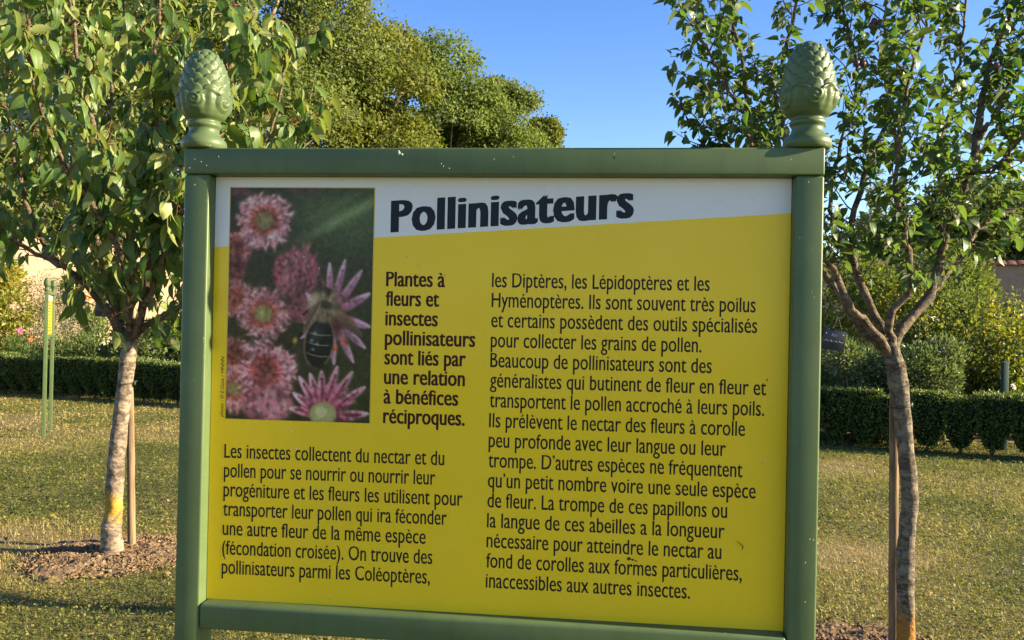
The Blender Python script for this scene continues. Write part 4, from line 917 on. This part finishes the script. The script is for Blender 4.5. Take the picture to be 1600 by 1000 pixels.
    for k in range(90): a = rs.uniform(0, 6.3); ell(230 + 84 * math.cos(a) * rs.rand(), 885 + 52 * math.sin(a) * rs.rand(), 15, 7, a + rs.normal(), (166 + rs.normal(0, 22), 118 + rs.normal(0, 18), 130), .6)
    for tx, ty in ((352, 765), (395, 752), (440, 742), (502, 722), (561, 742), (611, 800), (625, 905), (330, 830), (318, 890)):
        a = math.atan2(ty - 920, tx - 448); L = math.hypot(tx - 448, ty - 920); petal(448, 920, a, 30, L, 21, (120, 40, 66), (196, 158, 172), (112, 32, 58))
        petal(448, 920, a + .16, 30, L * .7, 12, (98, 34, 52), (168, 110, 130), None)
    ell(448, 912, 52, 48, 0, (132, 142, 84), 1, 5); ell(440, 905, 24, 22, 0, (166, 176, 122), .7)
    # bee
    petal(470, 500, 0.72, 0, 165, 24, (104, 84, 62), (78, 66, 56), None)
    blend(np.zeros_like(X), (0, 0, 0))
    for (x0, y0, x1, y1, w) in ((400, 545, 352, 612, 6), (352, 612, 302, 664, 4), (395, 500, 362, 530, 4)):
        L = math.hypot(x1 - x0, y1 - y0); u = ((X - x0) * (x1 - x0) + (Y - y0) * (y1 - y0)) / L / L; v = np.abs((X - x0) * (y1 - y0) - (Y - y0) * (x1 - x0)) / L
        blend(soft((v - w) / 1.4) * (u > 0) * (u < 1), (20, 17, 15))
    ell(334, 629, 8, 12, .4, (176, 156, 52), .95)
    ell(427, 637, 58, 100, 0.14, (104, 96, 74), 1, 10); ell(427, 636, 52, 93, 0.14, (17, 20, 20), 1, 10)
    ell(418, 600, 26, 34, 0.14, (48, 62, 68), .6, 4)
    for yy in (606, 645, 688):
        v = (Y - yy) - (X - 427) * 0.12 - ((X - 427) / 26) ** 2 * -2.2; blend(np.exp(-(v / 2.6) ** 2) * soft((np.abs(X - 427 + (yy - 637) * .12) - 42) / 4) * .8, (128, 128, 110))
    for x, y in ((412, 598), (398, 628), (420, 640), (404, 662)): ell(x, y, 5, 4, 0, (160, 190, 196), .7)
    ell(424, 722, 26, 12, .1, (22, 20, 16), .9)
    ell(446, 500, 54, 58, 0, (66, 60, 42), 1, 6); ell(440, 440, 44, 20, .1, (52, 46, 34), 1, 6)
    for k in range(210):
        a, r = rs.uniform(0, 6.28), 50 * math.sqrt(rs.rand()); ell(446 + r * math.cos(a), 494 + 1.15 * r * math.sin(a), 2.4, 6, a + 1.57, np.array([104, 98, 72]) + rs.normal(0, 38), .55)
    ell(400, 470, 18, 34, .5, (158, 152, 128), .7, 4); ell(452, 488, 22, 16, .3, (40, 38, 32), .8)
    petal(425, 480, 2.05, 0, 135, 18, (112, 100, 80), (92, 76, 60), (60, 50, 40))
    fl = np.clip((img[..., 0] - img[..., 1] - 12) / 40, 0, 1); img *= (1 - fl * .30 * np.clip((vnoise(X * .8 + Y * .6 + 9, Y * .8 - X * .6, 13) - .40) * 2.2, 0, 1))[..., None]; img *= (1 + fl * .16 * (vnoise(X, Y + 50, 60) - .5) * 2)[..., None]
    g = (vnoise(X, Y, 5) - .5) * 16 + (vnoise(X, Y, 14) - .5) * 12; img += g[..., None]
    img = np.clip(img, 6, 235) / 255.0
    lin = np.where(img <= .04045, img / 12.92, ((img + .055) / 1.055) ** 2.4)
    return np.clip((lin * .76 + lin.mean(-1, keepdims=True) * .24) ** 1.14 * np.array([1.95, 1.58, 1.38]), 0.003, 0.6)

# ------------------------------------------------------------------ pine cone finial (one cast piece)
def finial_mesh():
    prof = np.array([(0, .000), (.043, .000), (.0465, .003), (.049, .010), (.0475, .017), (.042, .023), (.036, .0275), (.0325, .033), (.0312, .039), (.0325, .0425), (.0355, .045), (.0368, .0485), (.0355, .052), (.0325, .0545), (.0335, .058), (.041, .064),
                     (.047, .073), (.0512, .084), (.0535, .096), (.0525, .104), (.0505, .112), (.0495, .122), (.0475, .134), (.0445, .147), (.040, .160), (.034, .172), (.0265, .183), (.018, .192), (.009, .198), (.0, .200)])
    dd = np.concatenate([[0], np.cumsum(np.hypot(*np.diff(prof, axis=0).T))]); nz, nt = 230, 168
    tt = np.linspace(0, dd[-1], nz); R = np.interp(tt, dd, prof[:, 0]) * 0.885; Z = np.interp(tt, dd, prof[:, 1])
    ker = np.array([1, 2, 3, 2, 1.]) / 9
    R2 = np.convolve(np.pad(R, 2, 'edge'), ker, 'valid'); Z2 = np.convolve(np.pad(Z, 2, 'edge'), ker, 'valid'); R, Z = R2, Z2; R[0] = 0; R[-1] = 0
    th = np.arange(nt) / nt * 2 * math.pi; TH, ZZ = np.meshgrid(th, Z); RR = np.repeat(R[:, None], nt, 1)
    H = np.zeros_like(RR)
    # overlapping scales
    rows = 8; N = 10
    edges = .100 + (.199 - .100) * (np.arange(rows + 3) / (rows + 1.6)) ** 0.93
    for j in range(rows):
        z0, z1 = edges[j] - 0.004, edges[j + 1] + (edges[j + 2] - edges[j + 1]) * 0.75
        ph = (j % 2) * math.pi / N
        v = (ZZ - z0) / (z1 - z0); a = ((TH - ph) * N / (2 * math.pi)); a = (a - np.round(a)) * 2
        half = np.sqrt(np.clip(1 - np.clip((v - .40) / .60, 0, 1) ** 2.2, 0, 1)) * 0.98
        inside = (v > 0) & (v < 1) & (np.abs(a) < half)
        edge = np.clip((half - np.abs(a)) * 9, 0, 1) * np.clip((1 - v) * 9, 0, 1)
        h = (0.0006 + 0.0054 * np.clip(v, 0, 1) ** 1.5) * (0.82 + 0.18 * (1 - a ** 2)) - 0.0008 * np.abs(a)
        h = h * edge ** 0.35
        H = np.where(inside & (h > H), h, H)
    # acanthus cup: six lobed leaves with a scrolled boss each
    NL = 5; am = (TH / (2 * math.pi) * NL); am = (am - np.round(am)) * 2
    zt = .112 - 0.020 * np.abs(am) ** 1.6
    cup = (ZZ > .058) & (ZZ < zt)
    rim = np.exp(-((ZZ - zt + .003) / .0035) ** 2)
    hc = 0.0024 + 0.0046 * rim + 0.0013 * np.cos(am * math.pi * 3.0) * np.clip((ZZ - .06) / .03, 0, 1)
    H = np.where(cup, np.maximum(hc, 0.001), H)
    am2 = (TH / (2 * math.pi) * NL + .5); am2 = (am2 - np.round(am2))
    u = am2 * 2 * math.pi / NL * 0.047; w = ZZ - .088; rad = np.hypot(u, w); ang = np.arctan2(w, u)
    sp = np.cos(rad * 2 * math.pi / .0085 - ang); boss = rad < .0185
    hb = 0.0060 * np.sqrt(np.clip(1 - (rad / .0200) ** 2, 0, 1)) + 0.0012 * sp * np.clip((.0170 - rad) / .004, 0, 1)
    H = np.where(boss & (hb + .001 > H * .6), np.maximum(H * .6, hb + .0012), H)
    taper = np.clip((ZZ - .057) / .004, 0, 1) * np.clip((.199 - ZZ) / .012, 0, 1)
    RR = RR + H * taper * (ZZ > .057)
    V = np.stack([RR * np.cos(TH), RR * np.sin(TH), np.repeat(Z[:, None], nt, 1) + H * taper * 0.25], -1).reshape(-1, 3)
    i, j = np.meshgrid(np.arange(nz - 1), np.arange(nt), indexing='ij')
    Q = np.stack([i * nt + j, i * nt + (j + 1) % nt, (i + 1) * nt + (j + 1) % nt, (i + 1) * nt + j], -1).reshape(-1, 4)
    return mk_mesh('finial', V, Q, PAINT, True)
FIN = finial_mesh()

# ------------------------------------------------------------------ signs
def sign_frame(root, W, zt, ph, s=1.0, deep=.06):
    t = .05 * s; g = 0.0006; zb = zt - ph - .05 * s          # zb: top of the lower beam
    for x0 in (0, W - t):
        p = ob('post', rbox('post', x0, x0 + t, .0022, deep, -0.25, zt - t - g, .0042 * s, PAINT, 4), root)
    ob('top_beam', rbox('top_beam', 0, W, 0, deep + .001, zt - t, zt, .0035 * s, PAINT, 3), root)
    ob('lower_beam', rbox('lower_beam', t + g, W - t - g, 0, deep - .001, zb - t, zb, .0075 * s, PAINT, 4), root)
    for x in (t / 2, W - t / 2):
        f = ob('finial', FIN, root, (x, deep / 2, zt + .0006)); f.rotation_euler = (0, 0, 0.35); f.scale = (s, s, max(s, .7))
    return zb
ZT = 1.8288625; WS = 1.2
big = empty('information_sign', (-0.64028946, 1.63122983, 0), 'large yellow and white panel about pollinators in a green frame with two pine cone finials', 'sign', rz=math.atan2(-0.104187318, 0.994557693))
big['label'] = 'large near information sign headed Pollinisateurs with yellow panel in a green frame'
zb = sign_frame(big, WS, ZT, .8265)
YP = .031
def L(u, v): return (u / 1000.0, ZT - v / 1000.0)
def flat(name, pts, y, mat, parent, matidx=None):
    V = [(p[0], y, p[1]) for p in pts]; me = bpy.data.meshes.new(name); me.from_pydata(V, [], [tuple(range(len(V)))]); me.materials.append(mat); return ob(name, me, parent)
# panel: body board, printed white band and printed yellow field (edge to edge)
ob('panel_board', rbox('panel_board', .0508, WS - .0508, YP + .0005, YP + .006, zb - .004, ZT - .0505, 0, GREYBACK), big)
bl = lambda u: 188.6 - (u - 47.9) * (188.6 - 114.0) / (1153.5 - 47.9)
x0, x1 = 50.9, 1149.1
flat('white_band', [L(x0, bl(x0)), L(x1, bl(x1)), L(x1, 50.6), L(x0, 50.6)], YP, WHITEP, big)
flat('yellow_field', [L(x0, 876.4), L(x1, 876.4), L(x1, bl(x1)), L(x0, bl(x0))], YP, YELLOW, big)
PX0, PX1, PY0, PY1 = 81.5, 369.2, 71.8, 523.4
flat('photo_border', [L(PX0 - 1.6, PY1 + 1), L(PX1 + 2.0, PY1 + 1), L(PX1 + 2.0, PY0 - 2.0), L(PX0 - 1.6, PY0 - 2.0)], YP - .00008, M('ochre_print', .25, .5, (.52, .36, .03)).m, big)
nx, ny = 176, 276; pc = paint_photo(nx + 1, ny + 1)
gx_, gy_ = np.meshgrid(np.linspace(PX0, PX1, nx + 1), np.linspace(PY0, PY1, ny + 1))
Vp = np.stack([gx_ / 1000, np.full_like(gx_, YP - .00014), ZT - gy_ / 1000], -1).reshape(-1, 3)
i, j = np.meshgrid(np.arange(ny), np.arange(nx), indexing='ij'); w_ = nx + 1
Qp = np.stack([i * w_ + j, (i + 1) * w_ + j, (i + 1) * w_ + j + 1, i * w_ + j + 1], -1).reshape(-1, 4)
cc = np.concatenate([pc.reshape(-1, 3), np.ones(((nx + 1) * (ny + 1), 1))], 1)
ob('bee_photograph', mk_mesh('bee_photograph', Vp, Qp, PHOTO, False, col=cc), big)
lettering('title_lettering', 'Pollinisateurs', L(402.5, 155.4), L(864.5, 123.2), .0585, TITLE_INK, big, y=YP - .00012, offset=0.014, fat=0.036, zt=1.0, spacing=1.07, xh=.75)
body = ["les Diptères, les Lépidoptères et les", "Hyménoptères. Ils sont souvent très poilus", "et certains possèdent des outils spécialisés", "pour collecter les grains de pollen.", "Beaucoup de pollinisateurs sont des",
 "généralistes qui butinent de fleur en fleur et", "transportent le pollen accroché à leurs poils.", "Ils prélèvent le nectar des fleurs à corolle", "peu profonde avec leur langue ou leur", "trompe. D’autres espèces ne fréquentent",
 "qu’un petit nombre voire une seule espèce", "de fleur. La trompe de ces papillons ou", "la langue de ces abeilles a la longueur", "nécessaire pour atteindre le nectar au", "fond de corolles aux formes particulières,", "inaccessibles aux autres insectes."]
bend = [1005.7, 1089.1, 1092.6, 993.1, 1012.3, 1110.8, 1108.0, 1074.4, 1040.6, 1071.3, 1095.6, 1045.1, 1041.2, 1036.2, 1073.7, 981.0]
for k, s in enumerate(body):
    v = 258.3 + 37.85 * k; lettering('text_line', s, L(601, v), L(bend[k], v + .6), 0.0270, INK, big, y=YP - .00012, fat=0.009)
left = ["Les insectes collectent du nectar et du", "pollen pour se nourrir ou nourrir leur", "progéniture et les fleurs les utilisent pour", "transporter leur pollen qui ira féconder", "une autre fleur de la même espèce", "(fécondation croisée). On trouve des", "pollinisateurs parmi les Coléoptères,"]
lend = [516.7, 500.2, 553.5, 524.1, 484.1, 497.9, 494.0]
for k, s in enumerate(left):
    v = 600.3 + 37.7 * k; lettering('text_line', s, L(80.5, v), L(lend[k], v - 1.6), 0.0270, INK, big, y=YP - .00012, fat=0.009)
intro = ["Plantes à", "fleurs et", "insectes", "pollinisateurs", "sont liés par", "une relation", "à bénéfices", "réciproques."]
iend = [510.9, 500.2, 498.6, 571.6, 554.2, 553.3, 541.3, 554.5]
for k, s in enumerate(intro):
    v = 259.6 + 37.5 * k; lettering('bold_text_line', s, L(396, v), L(iend[k], v), .0276, BROWN_INK, big, y=YP - .00012, offset=0.006, fat=0.019, xh=.735)
lettering('photo_credit', 'photo : © E.Goix / MNHN', L(76.6, 521), L(76.2, 402), .0066, INK, big, y=YP - .00012, shear=0.25, fat=0.012, xh=.66)
# specks, a squashed insect, a curved bristle, droppings
SPK = M('dirt_speck', .8, .2, (.05, .035, .03)).m; CRM = M('dropping', .8, .2, (.40, .41, .35)).m
rs = RS(12)
def blob(name, u, v, a, b, mat, seed, yy=YP - .0008):
    r2 = RS(seed); th = np.linspace(0, 2 * math.pi, 15)[:-1]; rr = r2.uniform(.55, 1.1, 14)
    V = [(u / 1000 + a * r * math.cos(t), yy, ZT - v / 1000 + b * r * math.sin(t)) for t, r in zip(th, rr)] + [(u / 1000, yy - min(a, b) * .5, ZT - v / 1000)]
    me = bpy.data.meshes.new(name); me.from_pydata(V, [], [(k, (k + 1) % 14, 14) for k in range(14)]); me.materials.append(mat); return ob(name, me, big)
blob('dirt_speck', 868, 758, .0045, .0042, SPK, 1); blob('dirt_speck', 875, 760, .0045, .0022, SPK, 2); blob('dirt_speck', 881, 762, .003, .0016, SPK, 3)
blob('dirt_speck', 498, 116, .001, .0026, SPK, 4); blob('dirt_speck', 1112, 420, .0012, .003, SPK, 5)
for k in range(9): blob('paint_fleck', rs.uniform(60, 1130), rs.choice([rs.uniform(540, 590), rs.uniform(855, 872), rs.uniform(200, 240)]), .0016, .0022, CRM, 20 + k)
blob('paint_fleck', 388, 395, .0014, .0065, FL('pale_yellow_scrape', (.75, .55, .12)), 41)
b = MB(); b.tube(spline([(1.064, YP - .001, ZT - .7165), (1.0695, YP - .003, ZT - .7215), (1.0745, YP - .001, ZT - .725), (1.0735, YP - .001, ZT - .731)], 12), np.full(12, .0006), 5); ob('dry_bristle', b.mesh('dry_bristle', SPK), big)
b = MB(); b.tube(spline([(.921, YP - .001, ZT - .577), (.918, YP - .002, ZT - .586)], 5), np.full(5, .0006), 4); ob('dry_bristle', b.mesh('dry_bristle', SPK), big)
# screw heads / drips on the top beam
blob('dropping', 424, 10, .0030, .0062, CRM, 50, -.0008); blob('dropping', 430, 13, .0026, .003, CRM, 51, -.0009); blob('dirt_speck', 428, 15.5, .0015, .0013, SPK, 52, -.001)
blob('dropping', 826, 12, .0011, .0035, CRM, 53, -.0008); blob('dirt_speck', 826, 19, .0021, .0027, SPK, 54, -.001)
for k, (u, v) in enumerate(((505, 30), (509, 35), (520, 39), (640, 17), (35, 27), (22, 22), (70, 17), (46, 34), (1140, 22), (604, 22), (12, 39))): blob('paint_chip', u, v, .0009, .0016, CRM, 60 + k, -.0006)
for k, (u, v) in enumerate(((22, 71), (1172, 62), (1186, 700), (1192, 701), (1179, 742), (1180, 812))): blob('paint_chip', u, v, .0010, .0017, CRM, 80 + k, .0018)
blob('dropping', 1040, 878.5, .006, .0022, CRM, 90, -.0007 + .006)

# the same kind of sign, seen edge on, further down the lawn
n1, n2 = G(71, 684), G(83.5, 671)
dv = (n2 - n1)[:2]; w2 = 0.72; dv = dv / np.linalg.norm(dv); dv = nrm(dv * 1.0)
small = empty('information_sign', (n1[0], n1[1], 0), 'small distant yellow sign seen almost edge on, left of the cherry tree', 'sign', rz=math.atan2(dv[1], dv[0]))
zb2 = sign_frame(small, w2, 1.80, .50, 0.8, .045)
ob('panel_board', rbox('panel_board', .0408, w2 - .0408, .0345, .042, zb2 - .003, 1.80 - .0408, 0, GREYBACK), small)
flat('white_band', [(.041, 1.66), (w2 - .041, 1.69), (w2 - .041, 1.7594), (.041, 1.7594)], .034, WHITEP, small)
flat('yellow_field', [(.041, zb2), (w2 - .041, zb2), (w2 - .041, 1.69), (.041, 1.66)], .034, YELLOW, small)
pv = flat('printed_picture', [(.07, 1.45), (.25, 1.45), (.25, 1.73), (.07, 1.73)], .0335, M('dark_picture_print', .3, .5, (.10, .09, .06)).m, small)
mbb = MB()
for k in range(9): mbb.box(.28, .28 + (.36 if k % 3 else .30), .0333, .0335, 1.62 - k * .04, 1.63 - k * .04)
ob('text_rows', mbb.mesh('text_rows', INK, False), small)
print('tris', sum(len(o.data.loop_triangles) if False else len(o.data.polygons) for o in scene.objects if o.type == 'MESH'))
